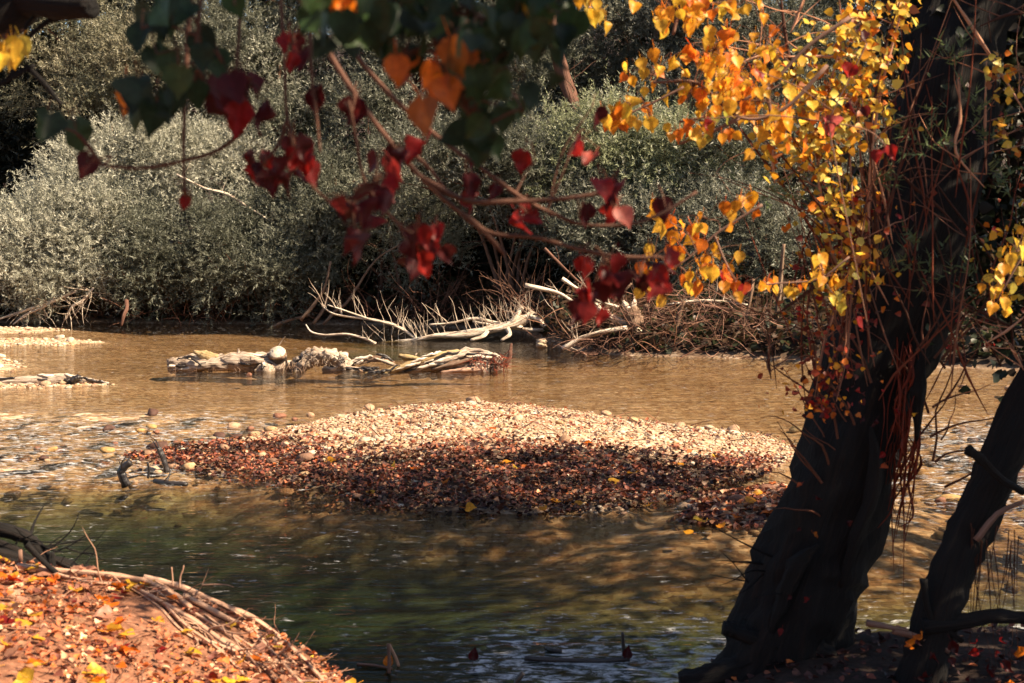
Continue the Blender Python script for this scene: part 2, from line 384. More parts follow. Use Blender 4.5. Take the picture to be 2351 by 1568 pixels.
b1 = nd(nt, 'ShaderNodeBump', Distance=0.08); nt.links.new(w1, b1.inputs['Height']); nt.links.new(rs.outputs[0], b1.inputs['Strength'])
b2 = nd(nt, 'ShaderNodeBump', Distance=0.022); nt.links.new(w2, b2.inputs['Height']); b2.inputs['Strength'].default_value = 0.5
nt.links.new(b1.outputs[0], b2.inputs['Normal']); nrm = b2.outputs[0]
fr = nd(nt, 'ShaderNodeFresnel', IOR=1.33); nt.links.new(nrm, fr.inputs['Normal'])
tr = nt.nodes.new('ShaderNodeBsdfTransparent'); nt.links.new(nd(nt, 'ShaderNodeAttribute', attribute_name='Tint').outputs['Color'], tr.inputs[0])
gl = nt.nodes.new('ShaderNodeBsdfGlossy'); gl.inputs['Roughness'].default_value = 0.04; nt.links.new(nrm, gl.inputs['Normal'])
mx = nt.nodes.new('ShaderNodeMixShader'); nt.links.new(fr.outputs[0], mx.inputs[0]); nt.links.new(tr.outputs[0], mx.inputs[1]); nt.links.new(gl.outputs[0], mx.inputs[2])
# foam flecks, also painting sky reflections by the near shore
mpf = nd(nt, 'ShaderNodeMapping'); mpf.inputs['Scale'].default_value = (1.0, 2.2, 1); nt.links.new(pos, mpf.inputs[0])
f1 = noise(nt, mpf.outputs[0], 5.5, 6, 0.75, 0.8)
fa = nd(nt, 'ShaderNodeMath', operation='MULTIPLY_ADD'); fa.inputs[1].default_value = 0.085; nt.links.new(sepc.outputs[0], fa.inputs[0]); nt.links.new(f1, fa.inputs[2])
fb = nd(nt, 'ShaderNodeMath', operation='MULTIPLY_ADD'); fb.inputs[1].default_value = 0.13; nt.links.new(sepc.outputs[1], fb.inputs[0]); nt.links.new(fa.outputs[0], fb.inputs[2])
fm = ramp(nt, fb.outputs[0], [(0.60, (0, 0, 0)), (0.74, (0.8, 0.8, 0.8))])
fd = principled(nt, None, (0.55, 0.55, 0.56), 0.5, 0.4, nrm)
mx2 = nt.nodes.new('ShaderNodeMixShader'); nt.links.new(fm, mx2.inputs[0]); nt.links.new(mx.outputs[0], mx2.inputs[1]); nt.links.new(fd.outputs[0], mx2.inputs[2])
nt.links.new(mx2.outputs[0], out.inputs[0])
wdep = np.clip(-ground_z(WX, WY, False), 0.0, 1.2)[..., None]; Tw = np.exp(-wdep * (np.array([1.0, 1.25, 1.7]) + smooth(.35, .7, wdep) * np.array([.45, -.1, -.2]))) * np.array([0.92, 0.90, 0.82])
o = quads_mesh('river_water', np.stack([WX, WY, WZ], -1).reshape(-1, 3), M_WATER, None, Q, Cw, True)
a = o.data.attributes.new('Tint', 'FLOAT_COLOR', 'POINT'); a.data.foreach_set('color', np.concatenate([Tw.reshape(-1, 3), np.ones((Tw.size // 3, 1))], 1).astype(np.float32).ravel())
tag(o, 'shallow rippling river water', kind='structure')

# ------------------------------------------------------------------ foliage makers
def rand_dirs(rng, n):
    v = rng.normal(size=(n, 3)); return unit(v)
def sprigs(rng, base, dirs, L, k, ll, lw, droop=0.15):
    """narrow leaves set along twigs: base (n,3), dirs (n,3) -> quads (n*k*4,3)"""
    n = len(base); t = (np.arange(k) + 0.5) / k
    tt = np.tile(t, (n, 1)) + rng.normal(size=(n, k)) * 0.03
    Lr = (L if not np.isscalar(L) else L) * (0.6 + 0.8 * rng.random((n, 1)))
    bend = np.zeros((n, k, 3)); bend[:, :, 2] = -droop * (tt ** 2) * Lr
    pos = base[:, None, :] + dirs[:, None, :] * (tt * Lr)[:, :, None] + bend
    side = rand_dirs(rng, n * k).reshape(n, k, 3)
    side = unit(side - dirs[:, None, :] * (side * dirs[:, None, :]).sum(-1, keepdims=True))
    ld = unit(dirs[:, None, :] * 0.75 + side * (0.75 + 0.3 * rng.random((n, k, 1))))
    wv = unit(np.cross(ld, rand_dirs(rng, n * k).reshape(n, k, 3)))
    l = ll * (0.7 + 0.6 * rng.random((n, k, 1))); w = lw * (0.8 + 0.4 * rng.random((n, k, 1)))
    q = np.stack([pos + wv * w * 0.5, pos + ld * l, pos - wv * w * 0.5], 2)
    return q.reshape(-1, 3)
def lobe_pts(rng, lobes, nclump, per, sig, shell=(0.72, 1.0), zmin=0.15, tuft=1.0):
    w = np.array([l[3] * l[5] + l[4] * l[5] + l[3] * l[4] for l in lobes], float); w /= w.sum()
    ci = rng.choice(len(lobes), nclump, p=w); L = np.array(lobes, float)[ci]
    d = rand_dirs(rng, nclump); d[:, 1] = np.where((d[:, 1] > 0.35) & (rng.random(nclump) < 0.5), -d[:, 1], d[:, 1])
    d[:, 2] = np.where((d[:, 2] < -0.4) & (rng.random(nclump) < 0.6), -d[:, 2], d[:, 2])
    rr = shell[0] + (shell[1] - shell[0]) * rng.random((nclump, 1)) ** 0.6
    c = L[:, :3] + d * L[:, 3:6] * rr
    outd = unit(d / L[:, 3:6])
    tint = np.repeat(rng.random(nclump), per)
    od = unit(np.repeat(outd, per, 0) * 0.75 + np.array([0, 0, 0.40]) + rand_dirs(rng, nclump * per) * tuft)
    c2 = np.repeat(c, per, 0) + rng.normal(size=(nclump * per, 3)) * sig + od * (rng.random((nclump * per, 1)) ** 0.5) * sig * 1.6
    ok = c2[:, 2] > zmin
    return c2[ok], od[ok], tint[ok]

WA, WB, WC = np.array([0.085, 0.098, 0.064]), np.array([0.255, 0.262, 0.195]), np.array([0.475, 0.465, 0.375])  # willow leaf tones
def willow(rng, name, base, lobes, nclump, per, label, group, stems=7, L=0.52, k=17, ll=0.105, lw=0.030, ca=WA, cb=WB, cc=WC, stem_r=0.06, mat_stem=None):
    root = empty(name, base, label, 'shrub' if 'shrub' in name else 'tree', group)
    c, d, tint = lobe_pts(rng, lobes, int(nclump * DENS / 3.4), int(per * 3.4), 0.19, (0.60, 1.04))
    Lv = np.where(rng.random((len(c), 1)) < 0.10, L * 2.0, L); d = np.where(Lv > L * 1.5, unit(d + np.array([0, 0, 0.9])), d)
    V = sprigs(rng, c, d, Lv, k, ll, lw)
    t = np.repeat(tint, k) * 0.55 + rng.random(len(c) * k) * 0.45
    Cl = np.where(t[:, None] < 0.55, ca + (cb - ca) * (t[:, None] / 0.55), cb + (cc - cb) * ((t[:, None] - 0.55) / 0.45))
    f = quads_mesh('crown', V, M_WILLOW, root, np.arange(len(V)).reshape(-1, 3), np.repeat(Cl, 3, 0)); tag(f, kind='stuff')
    mb = MB(); b = np.array(base)
    for i in range(stems):
        l = lobes[i % len(lobes)]; e = np.array(l[:3]) + rand_dirs(rng, 1)[0] * np.array(l[3:6]) * 0.75
        e[2] = max(e[2], b[2] + 0.8)
        s = b + np.array([rng.normal() * 0.35, rng.normal() * 0.3, -0.1])
        mid = (s + e) / 2 + np.array([rng.normal() * 0.3, rng.normal() * 0.3, 0.25 * abs(e[2] - s[2]) + 0.1])
        C, Rr = tube(mb, [s, mid, e], [stem_r * (0.8 + 0.5 * rng.random()), stem_r * 0.6, stem_r * 0.2], 6, 5, 0.2, rng)
        for q in range(4):
            j = rng.integers(len(C) // 3, len(C)); e2 = C[j] + rand_dirs(rng, 1)[0] * np.array([1.0, 0.9, 0.8]) * (0.5 + 0.8 * rng.random())
            tube(mb, [C[j], (C[j] + e2) / 2 + rng.normal(size=3) * 0.08, e2], [Rr[j] * 0.5, Rr[j] * 0.35, 0.006], 4, 3)
    for i in range(16 if mat_stem is None else 0):      # slim pale shoots showing through the leaves
        l = lobes[rng.integers(len(lobes))]; d_ = rand_dirs(rng, 1)[0]; d_[1] = -abs(d_[1]); d_[2] = abs(d_[2]) * .7; d_ = unit(d_); c0 = np.array(l[:3])
        a_ = c0 + d_ * np.array(l[3:6]) * .55; e_ = c0 + d_ * np.array(l[3:6]) * 1.1 + np.array([rng.normal() * .3, 0, .35])
        tube(mb, [a_, (a_ + e_) / 2 + rng.normal(size=3) * .08, e_], [.014, .011, .004], 4, 4, 0, rng, False, (1.7, 1.5, 1.3))
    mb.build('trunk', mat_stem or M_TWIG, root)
    return root

rng = np.random.default_rng(11); DENS = 1.75
# lobes: (x, y, z, rx, ry, rz) of the willow thicket across the river
def lobe(u, v, Y, ru, rv, ry=1.3):
    p = P(u, v, Y); s = Y / F_PX
    return (p.x, p.y, p.z, ru * s, ry, rv * s)
def shrub_at(name, lobes, ncl, per, label, group='willows along the far bank', **kw):
    x = sum(l[0] for l in lobes) / len(lobes); y = max(l[1] for l in lobes) + 0.3
    z = float(ground_z(x, y)); return willow(rng, name, (x, y, z), lobes, ncl, per, label, group, **kw)
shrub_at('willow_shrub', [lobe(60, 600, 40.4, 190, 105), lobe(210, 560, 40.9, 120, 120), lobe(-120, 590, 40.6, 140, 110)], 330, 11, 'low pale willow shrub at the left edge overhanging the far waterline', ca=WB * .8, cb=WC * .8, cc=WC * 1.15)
shrub_at('willow_shrub', [lobe(330, 420, 42.0, 190, 120), lobe(480, 440, 42.2, 150, 120), lobe(230, 500, 41.8, 140, 100)], 360, 11, 'rounded silver willow shrub in bright lit tones left of centre on the far bank', ca=WB * .8, cb=WC * .8, cc=WC * 1.15)
shrub_at('willow_shrub', [lobe(430, 590, 40.6, 170, 100), lobe(560, 620, 40.2, 130, 80), lobe(330, 640, 40.5, 110, 65)], 240, 10, 'willow shrub in olive darkened for shade hanging low over the water under the bright one', ca=WA * 0.6, cb=WB * 0.55, cc=WB * 0.8)
shrub_at('willow_shrub', [lobe(690, 560, 40.8, 130, 110), lobe(640, 660, 40.2, 80, 60), lobe(740, 460, 41.5, 120, 90)], 220, 10, 'willow shrub in green darkened for shade beside the shadowed hollow in the far bank', ca=WA * 0.6, cb=WB * 0.55, cc=WB * 0.9)
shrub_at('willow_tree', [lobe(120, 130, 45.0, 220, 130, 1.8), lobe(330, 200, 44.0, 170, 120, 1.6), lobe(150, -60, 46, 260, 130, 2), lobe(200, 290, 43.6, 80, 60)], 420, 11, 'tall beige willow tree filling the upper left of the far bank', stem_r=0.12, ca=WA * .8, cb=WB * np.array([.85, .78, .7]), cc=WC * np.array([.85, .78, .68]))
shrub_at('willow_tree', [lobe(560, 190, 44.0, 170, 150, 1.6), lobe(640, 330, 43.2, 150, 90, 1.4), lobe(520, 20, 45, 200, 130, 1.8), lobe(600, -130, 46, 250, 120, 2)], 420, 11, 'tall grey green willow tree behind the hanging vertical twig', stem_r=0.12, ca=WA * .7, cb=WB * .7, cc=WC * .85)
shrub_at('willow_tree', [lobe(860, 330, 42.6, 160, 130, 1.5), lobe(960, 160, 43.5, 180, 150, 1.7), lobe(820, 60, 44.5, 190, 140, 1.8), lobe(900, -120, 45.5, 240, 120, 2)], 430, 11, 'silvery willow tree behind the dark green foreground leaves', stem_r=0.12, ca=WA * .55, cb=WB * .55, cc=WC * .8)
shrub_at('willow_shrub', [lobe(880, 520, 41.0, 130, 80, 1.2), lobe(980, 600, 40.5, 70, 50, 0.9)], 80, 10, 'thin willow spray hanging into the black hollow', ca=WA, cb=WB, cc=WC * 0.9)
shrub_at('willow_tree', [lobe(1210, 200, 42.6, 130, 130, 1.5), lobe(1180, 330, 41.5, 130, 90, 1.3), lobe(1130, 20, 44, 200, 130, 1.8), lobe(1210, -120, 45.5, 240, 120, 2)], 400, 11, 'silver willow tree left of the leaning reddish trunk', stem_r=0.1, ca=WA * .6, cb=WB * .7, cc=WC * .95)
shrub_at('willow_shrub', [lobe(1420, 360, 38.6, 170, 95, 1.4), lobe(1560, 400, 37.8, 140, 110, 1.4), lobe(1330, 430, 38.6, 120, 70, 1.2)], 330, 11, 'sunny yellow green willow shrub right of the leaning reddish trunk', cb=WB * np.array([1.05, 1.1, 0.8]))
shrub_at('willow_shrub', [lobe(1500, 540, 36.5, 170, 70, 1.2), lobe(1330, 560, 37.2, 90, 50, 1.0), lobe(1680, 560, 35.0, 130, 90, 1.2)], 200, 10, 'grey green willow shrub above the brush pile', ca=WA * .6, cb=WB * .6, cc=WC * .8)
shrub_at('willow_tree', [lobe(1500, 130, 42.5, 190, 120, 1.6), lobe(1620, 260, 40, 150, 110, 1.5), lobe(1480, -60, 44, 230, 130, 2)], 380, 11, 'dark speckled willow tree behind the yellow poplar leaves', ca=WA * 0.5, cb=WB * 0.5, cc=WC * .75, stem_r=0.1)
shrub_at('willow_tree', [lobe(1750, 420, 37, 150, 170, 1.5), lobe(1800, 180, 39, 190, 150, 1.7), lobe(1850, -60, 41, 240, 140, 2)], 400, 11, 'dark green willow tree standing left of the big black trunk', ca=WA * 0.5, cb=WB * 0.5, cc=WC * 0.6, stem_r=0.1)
shrub_at('willow_tree', [lobe(2080, 500, 36, 200, 190, 1.6), lobe(2250, 260, 38, 230, 190, 1.7), lobe(2150, -20, 40, 280, 160, 2), lobe(2420, 520, 35, 160, 160, 1.5)], 330, 10, 'willow tree in shade darkened tones behind the big black trunk', ca=WA * 0.6, cb=WB * 0.6, cc=WC * 0.6, stem_r=0.1)

shrub_at('willow_shrub', [lobe(1010, 400, 38.8, 150, 65, 1.2), lobe(1180, 410, 38.6, 150, 65, 1.2), lobe(1330, 470, 38.0, 120, 60, 1.0)], 230, 11, 'dark willow boughs added to shade the black hollow', ca=WA * .5, cb=WB * .5, cc=WC * .7)  # overhanging boughs put in to cast shade into the hollow
for k, (u, v, Y) in enumerate(((20, 380, 46), (100, 420, 45.5), (760, 590, 43.5), (930, 560, 43.8), (1100, 560, 43.2), (1230, 580, 42))):  # near-black shrubs added to paint the deep shade in the gaps
    shrub_at('shade_fill_shrub', [lobe(u, v, Y, 120, 150, 1.0), lobe(u + 60, v - 90, Y + .6, 120, 100, 1.0)], 170, 9, ['shrub blackened for shade in the gap at the left edge', 'shrub blackened for shade behind the bright rounded willow', 'shrub blackened for shade at the left inside of the hollow', 'shrub blackened for shade at the back of the hollow left of centre', 'shrub blackened for shade at the back of the hollow right of centre', 'shrub blackened for shade behind the bare pale shrub'][k], 'shrubs blackened for shade in the gaps of the far bank', ll=.2, lw=.08, k=8, ca=np.array([.008, .011, .007]), cb=np.array([.018, .02, .012]), cc=np.array([.03, .03, .018]), mat_stem=M_DARKBARK)
# dark wood behind the willows, reaching up the slope
def dark_tree(x, y, hgt, rad, label, n=260, off=False):
    z0 = float(ground_z(x, y)); lobes = []
    for i in range(10):
        a = rng.random() * 6.28; r = rad * 0.55 * rng.random()
        lobes.append((x + r * math.cos(a), y + r * math.sin(a), z0 + hgt * (0.12 + 0.8 * (i + rng.random()) / 10), rad * (0.5 + 0.3 * rng.random()), rad * 0.6, hgt * 0.12))
    return willow(rng, 'dark_tree', (x, y, z0), lobes, n, 9, label, 'dark wood behind the willows', stems=7, L=0.7, k=8, ll=0.24, lw=0.09,
                  ca=np.array([0.02, 0.026, 0.014]), cb=np.array([0.05, 0.055, 0.028]), cc=np.array([0.09, 0.09, 0.05]), stem_r=0.16, mat_stem=M_DARKBARK)
ORD = ['first', 'second', 'third', 'fourth', 'fifth', 'sixth', 'seventh', 'eighth', 'ninth', 'tenth']
for i, x in enumerate((-24, -18.5, -15, -9.5, -4.5, 0.5, 5, 9.5, 14.5, 20)):
    dark_tree(x, 50.5 + (i % 3) * 1.6 - max(0, x) * 0.35, 20.5 + (i * 37 % 5) * 0.9, 4.2, f'dark tree of the wood behind the far willows, {ORD[i]} from the left', 420)

# ------------------------------------------------------------------ undergrowth on the far bank: leaves and bare twigs nobody could count
rng = np.random.default_rng(23)
def leaf_cards(rng, pos, size, tilt=0.35, fold=0.18, up=None):
    """folded heart-shaped leaves lying about; returns V, quads"""
    n = len(pos); a = rng.random(n) * 6.283
    nz = unit((np.array([0, 0, 1.0]) if up is None else up) + rng.normal(size=(n, 3)) * tilt)
    yv = np.stack([np.cos(a), np.sin(a), np.zeros(n)], -1); yv = unit(yv - nz * (yv * nz).sum(-1, keepdims=True)); xv = np.cross(yv, nz)
    s = (np.ones(n) * size if np.isscalar(size) else size)[:, None]
    fd = fold * (0.3 + 1.4 * rng.random((n, 1)))
    def pt(x, y, z): return pos + s * (xv * x + yv * y + nz * z)
    V = np.stack([pt(0, -0.42, 0.02), pt(-0.42, -0.2, fd), pt(-0.36, 0.12, fd), pt(0, 0.58, 0.06), pt(0.36, 0.12, fd), pt(0.42, -0.2, fd)], 1).reshape(-1, 3)
    b = np.arange(n)[:, None] * 6
    q = np.concatenate([b + np.array([0, 1, 2, 3]), b + np.array([0, 3, 4, 5])], 0)
    return V, q
def pick(rng, n, cols, w, var=0.25):
    C = np.array(cols)[rng.choice(len(cols), n, p=np.array(w) / sum(w))]
    return C * (1 - var + 2 * var * rng.random((n, 1)))
n = 26000
x = rng.uniform(-22, 18, n); y = far_edge(x) + 0.2 + 14 * rng.random(n) ** 1.3
pos = np.stack([x, y, ground_z(x, y) + 0.05 + 0.5 * rng.random(n) ** 2], -1)
V, q = leaf_cards(rng, pos, 0.12 + 0.12 * rng.random(n), 0.8)
o = quads_mesh('undergrowth', V, M_LEAFV, None, q, np.repeat(pick(rng, n, [(0.03, 0.036, 0.016), (0.06, 0.035, 0.02), (0.09, 0.05, 0.025)], [5, 4, 2]), 6, 0))
tag(o, 'dark leafy undergrowth covering the far bank', 'undergrowth', kind='stuff')

mb = MB()                              # tangle of bare twigs along the waterline
def wild_twig(mb, rng, s, d, L, r, n=3, curl=0.25, col=(1, 1, 1), k=4, both=False):
    pts = [np.array(s, float)]; d = np.array(d, float)
    for i in range(k):
        d = unit(d + rng.normal(size=3) * curl); pts.append(pts[-1] + d * L / k)
    tube(mb, pts, [r * (1 - 0.8 * i / k) * (0.25 if both and i == 0 else 1) for i in range(k + 1)], n, 2, 0, rng, False, col); return pts
for i in range(620):
    u = rng.uniform(-40, 1500); x0 = P(u, 700, 39).x; y0 = float(far_edge(x0)) + rng.uniform(-0.5, 1.6)
    z0 = float(ground_z(x0, y0)); z0 = max(z0, -0.05)
    cc = (0.55, 0.42, 0.35) if rng.random() < 0.7 else (1.5, 1.3, 1.1)
    wild_twig(mb, rng, (x0, y0, z0 + rng.random() * 0.5), (rng.normal() * 0.8, -0.25 + rng.normal() * 0.4, 0.5 + rng.normal() * 0.5), rng.uniform(0.4, 1.5), rng.uniform(0.006, 0.016), col=cc)
tag(mb.build('bare_twigs', M_TWIG, smooth_=True), 'tangle of bare brown twigs along the far waterline', 'twigs', kind='stuff')

# ------------------------------------------------------------------ far bank: leaning trunk, dead branches, brush pile
def limb_thing(name, pts, rads, label, cat, m, n=8, rough=0.25, group=None, twigs=0, tl=(0.3, 0.8), seed=0, tcol=(1, 1, 1), tdir=(0, 0, 0.8), tr=0.012):
    r = np.random.default_rng(seed + 500); b = min(pts, key=lambda p: p[2])
    root = empty(name, tuple(b), label, cat, group)
    mb = MB(); C, Rr = tube(mb, pts, rads, n, 5, rough, r); limb_o = mb.build('limb', m, root)
    for i in range(twigs):
        j = r.integers(1, len(C) - 1); mb = MB()
        p = wild_twig(mb, r, C[j], unit(np.array(tdir) + r.normal(size=3) * 0.55), r.uniform(*tl), min(tr * (0.7 + r.random() * 0.8), Rr[j]), 4, 0.16, tcol, 5)
        if r.random() < 0.6: wild_twig(mb, r, p[2], unit(np.array(tdir) + r.normal(size=3) * 0.7), r.uniform(0.15, 0.4), 0.006, 3, 0.2, tcol, 3)
        mb.build('twig', m, limb_o)
    return root, C, Rr
limb_thing('red_willow', [P(1352, 480, 40.5), P(1338, 330, 40.3), P(1318, 250, 40.2), P(1290, 160, 40.2), P(1268, 80, 40.2), P(1262, -60, 40.4)], [.22, .2, .19, .18, .17, .13],
           'leaning reddish brown trunk among the far bank willows', 'tree', M_REDBARK, 10, 0.3, twigs=14, tl=(0.6, 1.6), seed=1)
limb_thing('dead_branch', [P(405, 400, 40.4), P(470, 432, 40.2), P(520, 445, 40.1), P(570, 475, 40.0), P(640, 520, 40.2)], [.03, .035, .04, .03, .02],
           'long pale bare branch sticking out of the bright willow shrub', 'branch', M_PALE, 6, 0.2, twigs=5, seed=2)
for k, (a, lab) in enumerate([([(-20, 738), (60, 712), (125, 690), (175, 668)], 'thick bleached branch slanting to the water at the left edge'),
                             ([(30, 745), (60, 722), (100, 705), (130, 680)], 'thin bleached branch touching the water beside the left gravel spit'),
                             ([(150, 735), (165, 705), (190, 690), (215, 660)], 'bleached drooping branch with root tufts left of the crooked stick')]):
    limb_thing('dead_branch', [P(u, v, 39.2) for u, v in a], [.02, .04, .045, .03], lab, 'branch', M_PALE, 6, 0.2, twigs=16, tl=(0.4, 1.1), seed=10 + k, tdir=(0.1, -0.2, -0.3), tr=0.012)
limb_thing('crooked_stick', [P(279, 748, 38.3), P(284, 725, 38.3), P(291, 708, 38.4), P(290, 690, 38.6)], [.03, .05, .05, .06], 'crooked brown stick standing in the water by the left willows', 'stick', M_REDBARK, 6, 0.3, seed=20)
for k, a in enumerate([[(690, 735), (720, 700), (745, 660), (760, 600)], [(720, 742), (745, 705), (752, 660)], [(742, 745), (770, 715), (800, 690), (860, 600), (920, 560)], [(610, 757), (655, 738), (690, 728), (712, 722)]]):
    limb_thing('bank_branch', [P(u, v, 38.6 + 0.2 * k) for u, v in a], [.05, .05, .04, .03, .02][:len(a)],
               ['leaning brown branch at the left of the black hollow', 'second brown branch leaning out of the black hollow', 'long thin branch arching across the black hollow', 'low brown branch dipping to the water left of the hollow'][k], 'branch', M_DRIFT, 6, 0.25, seed=30 + k)

# the bleached fallen tree
YB = 34.6
root = empty('fallen_tree', tuple(P(940, 783, YB)), 'bleached fallen tree with upright bare twigs lying across the far water', 'fallen tree')
r = np.random.default_rng(77)
def bleached(name, pts, rads, n=8, Y=YB, tw=0, up=True, tl=(0.35, 0.95)):
    mb = MB(); C, Rr = tube(mb, [P(u, v, Y + dy) for u, v, dy in pts], rads, n, 5, 0.28, r); limb_o = mb.build(name, M_PALE, root)
    for i in range(int(tw * 1.6)):
        j = r.integers(1, len(C) - 1); t = MB()
        p = wild_twig(t, r, C[j], unit(np.array([-0.35 + r.normal() * 0.25, r.normal() * 0.35, 1.0])), r.uniform(*tl), r.uniform(0.007, 0.014), 4, 0.13, (1, 1, 1), 5)
        if r.random() < 0.7: wild_twig(t, r, p[2], unit(np.array([r.normal() * 0.6, r.normal() * 0.3, 0.9])), r.uniform(0.2, 0.5), 0.008, 3, 0.15, (1, 1, 1), 3)
        t.build('twig', M_PALE, limb_o)
bleached('trunk', [(870, 787, 0), (945, 781, 0), (1000, 771, 0), (1060, 768, 0), (1120, 757, .1), (1165, 748, .2), (1200, 735, .3), (1225, 720, .4)], [.02, .045, .065, .08, .10, .12, .125, .09], 10, tw=26)
bleached('limb', [(738, 702, -.2), (772, 722, -.1), (850, 733, 0), (900, 745, 0), (930, 760, 0), (955, 778, 0)], [.012, .025, .033, .038, .04, .04], 7, tw=10)
bleached('limb', [(752, 700, -.2), (800, 716, -.1), (850, 733, 0)], [.015, .02, .025], 5, tw=2)
bleached('limb', [(985, 745, .2), (1040, 741, .2), (1090, 731, .2), (1140, 742, .2), (1200, 752, .2)], [.02, .03, .04, .05, .05], 6, tw=7)
bleached('limb', [(1085, 738, .3), (1140, 748, .3), (1200, 756, .25), (1250, 757, .2), (1290, 753, .1)], [.03, .035, .045, .045, .03], 6, tw=3)
bleached('limb', [(1160, 752, .2), (1180, 735, .2), (1192, 715, .3), (1200, 705, .3)], [.07, .08, .07, .05], 7, tw=6, tl=(0.15, 0.35))
bleached('limb', [(1215, 725, .3), (1240, 735, .2), (1250, 748, .1), (1290, 752, 0), (1330, 745, 0)], [.06, .05, .05, .06, .05], 6, tw=4)
bleached('root', [(1120, 757, .1), (1110, 772, -.2), (1080, 781, -.3)], [.06, .05, .03], 6)
bleached('root', [(1165, 755, .1), (1170, 768, -.2), (1150, 782, -.3)], [.06, .05, .03], 6)
limb_thing('dead_branch', [P(702, 745, 33.6), P(715, 762, 33.6), P(745, 769, 33.5), P(795, 767, 33.4), P(840, 778, 33.3), P(862, 789, 33.2)], [.018, .024, .026, .028, .032, .04],
           'slim bleached branch resting on the water left of the fallen tree', 'branch', M_PALE, 6, 0.2, twigs=3, tl=(.15, .35), seed=50)

# brush pile and uprooted wood on the right of the far bank
rp = np.random.default_rng(91)
def pile_pt(r):
    u = r.uniform(1300, 1800); h = max(0.12, 1 - ((u - 1560) / 330) ** 2)
    Y = 30.6 + r.random() * 2.2 - 0.0015 * (u - 1300)
    p = P(u, 815, Y); return np.array([p.x, Y, 0.02 + h * 1.4 * r.random() ** 1.2])
mb = MB()
for i in range(820):
    s = pile_pt(rp); cc = (0.45, 0.38, 0.35) if rp.random() < 0.5 else ((1.8, 1.75, 1.7) if rp.random() < 0.6 else (1, 0.9, 0.85))
    wild_twig(mb, rp, s, unit(np.array([rp.normal(), rp.normal() * 0.6, 0.25 + rp.normal() * 0.35])), rp.uniform(0.3, 1.2), rp.uniform(0.004, 0.012), 3, 0.25, cc)
tag(mb.build('brush_pile', M_TWIG), 'tangled heap of fine flood twigs on the right of the far bank', 'brush pile', kind='stuff')
spots = [([(1290, 800), (1350, 770), (1440, 752)], .06, 0), ([(1330, 815), (1420, 800), (1520, 775), (1600, 740)], .05, 1), ([(1400, 820), (1430, 795), (1490, 770), (1560, 772)], .07, 1), ([(1425, 822), (1490, 800), (1560, 790), (1610, 800)], .06, 1),
         ([(1370, 760), (1440, 765), (1520, 750), (1620, 700)], .05, 1), ([(1450, 740), (1530, 720), (1600, 712), (1690, 725)], .05, 2), ([(1500, 815), (1545, 770), (1560, 720), (1570, 690)], .07, 1), ([(1460, 770), (1500, 735), (1480, 700)], .09, 1),
         ([(1560, 800), (1620, 770), (1680, 765), (1760, 740)], .05, 1), ([(1600, 700), (1680, 712), (1740, 735), (1790, 760)], .04, 2), ([(1530, 700), (1620, 690), (1720, 700)], .035, 0), ([(1640, 800), (1700, 760), (1720, 700), (1730, 640)], .05, 1),
         ([(1750, 800), (1780, 740), (1790, 660), (1800, 560)], .06, 1), ([(1205, 655), (1280, 672), (1330, 700), (1400, 715)], .05, 0), ([(1290, 640), (1330, 665), (1370, 690), (1420, 705)], .045, 0), ([(1250, 570), (1300, 620), (1345, 660), (1400, 690)], .035, 2),
         ([(1330, 745), (1400, 700), (1450, 650)], .04, 1), ([(1350, 690), (1390, 722), (1440, 745), (1480, 770)], .10, 0)]
look = ['bleached', 'dark brown', 'reddish brown']; shape_ = ['near the left foot of the brush pile', 'rising across the middle of the brush pile', 'curving down to the water from the brush pile', 'lying lowest along the front of the brush pile', 'crossing the back of the brush pile', 'arching over the top of the brush pile',
        'standing upright in the brush pile', 'thick and short, forking beside the split white stump', 'sloping right along the brush pile', 'drooping at the right end of the brush pile', 'lying level on top of the brush pile', 'upright at the right end of the brush pile', 'tall and upright left of the big black trunk',
        'bent, above the right end of the fallen bleached tree', 'short, above and behind the fallen bleached tree', 'thin and slanting down through the hollow', 'leaning left behind the red leaves', 'thickest, splintered, leaning left of the split white stump']
for k, (a, rr, mm) in enumerate(spots):
    mt = [M_PALE, M_DRIFT, M_REDBARK][mm]
    limb_thing('flood_branch', [P(u, v, 31.0 + 1.4 * ((k * 0.37) % 1)) for u, v in a], [rr * (1 - 0.45 * i / len(a)) for i in range(len(a))], f'{look[mm]} branch {shape_[k]}', 'branch', mt, 7, 0.35, 'branches of the flood brush pile', twigs=6, tl=(.3, .8), seed=100 + k, tdir=(0, -.2, .5))
root = empty('split_stump', tuple(P(1445, 735, 31.3)), 'split white stump with two prongs at the top of the brush pile', 'stump')
for pr, rr in (([(1462, 745), (1452, 720), (1447, 705)], (.2, .17, .12)), ([(1448, 716), (1438, 702), (1430, 690)], (.09, .075, .015)), ([(1450, 716), (1455, 695), (1457, 680)], (.08, .06, .012))):
    mb = MB(); tube(mb, [P(u, v, 31.3) for u, v in pr], rr, 8, 5, 0.4, rp); mb.build('prong' if rr[0] < .15 else 'trunk', M_PALE if rr[0] < .15 else M_DRIFT, root)
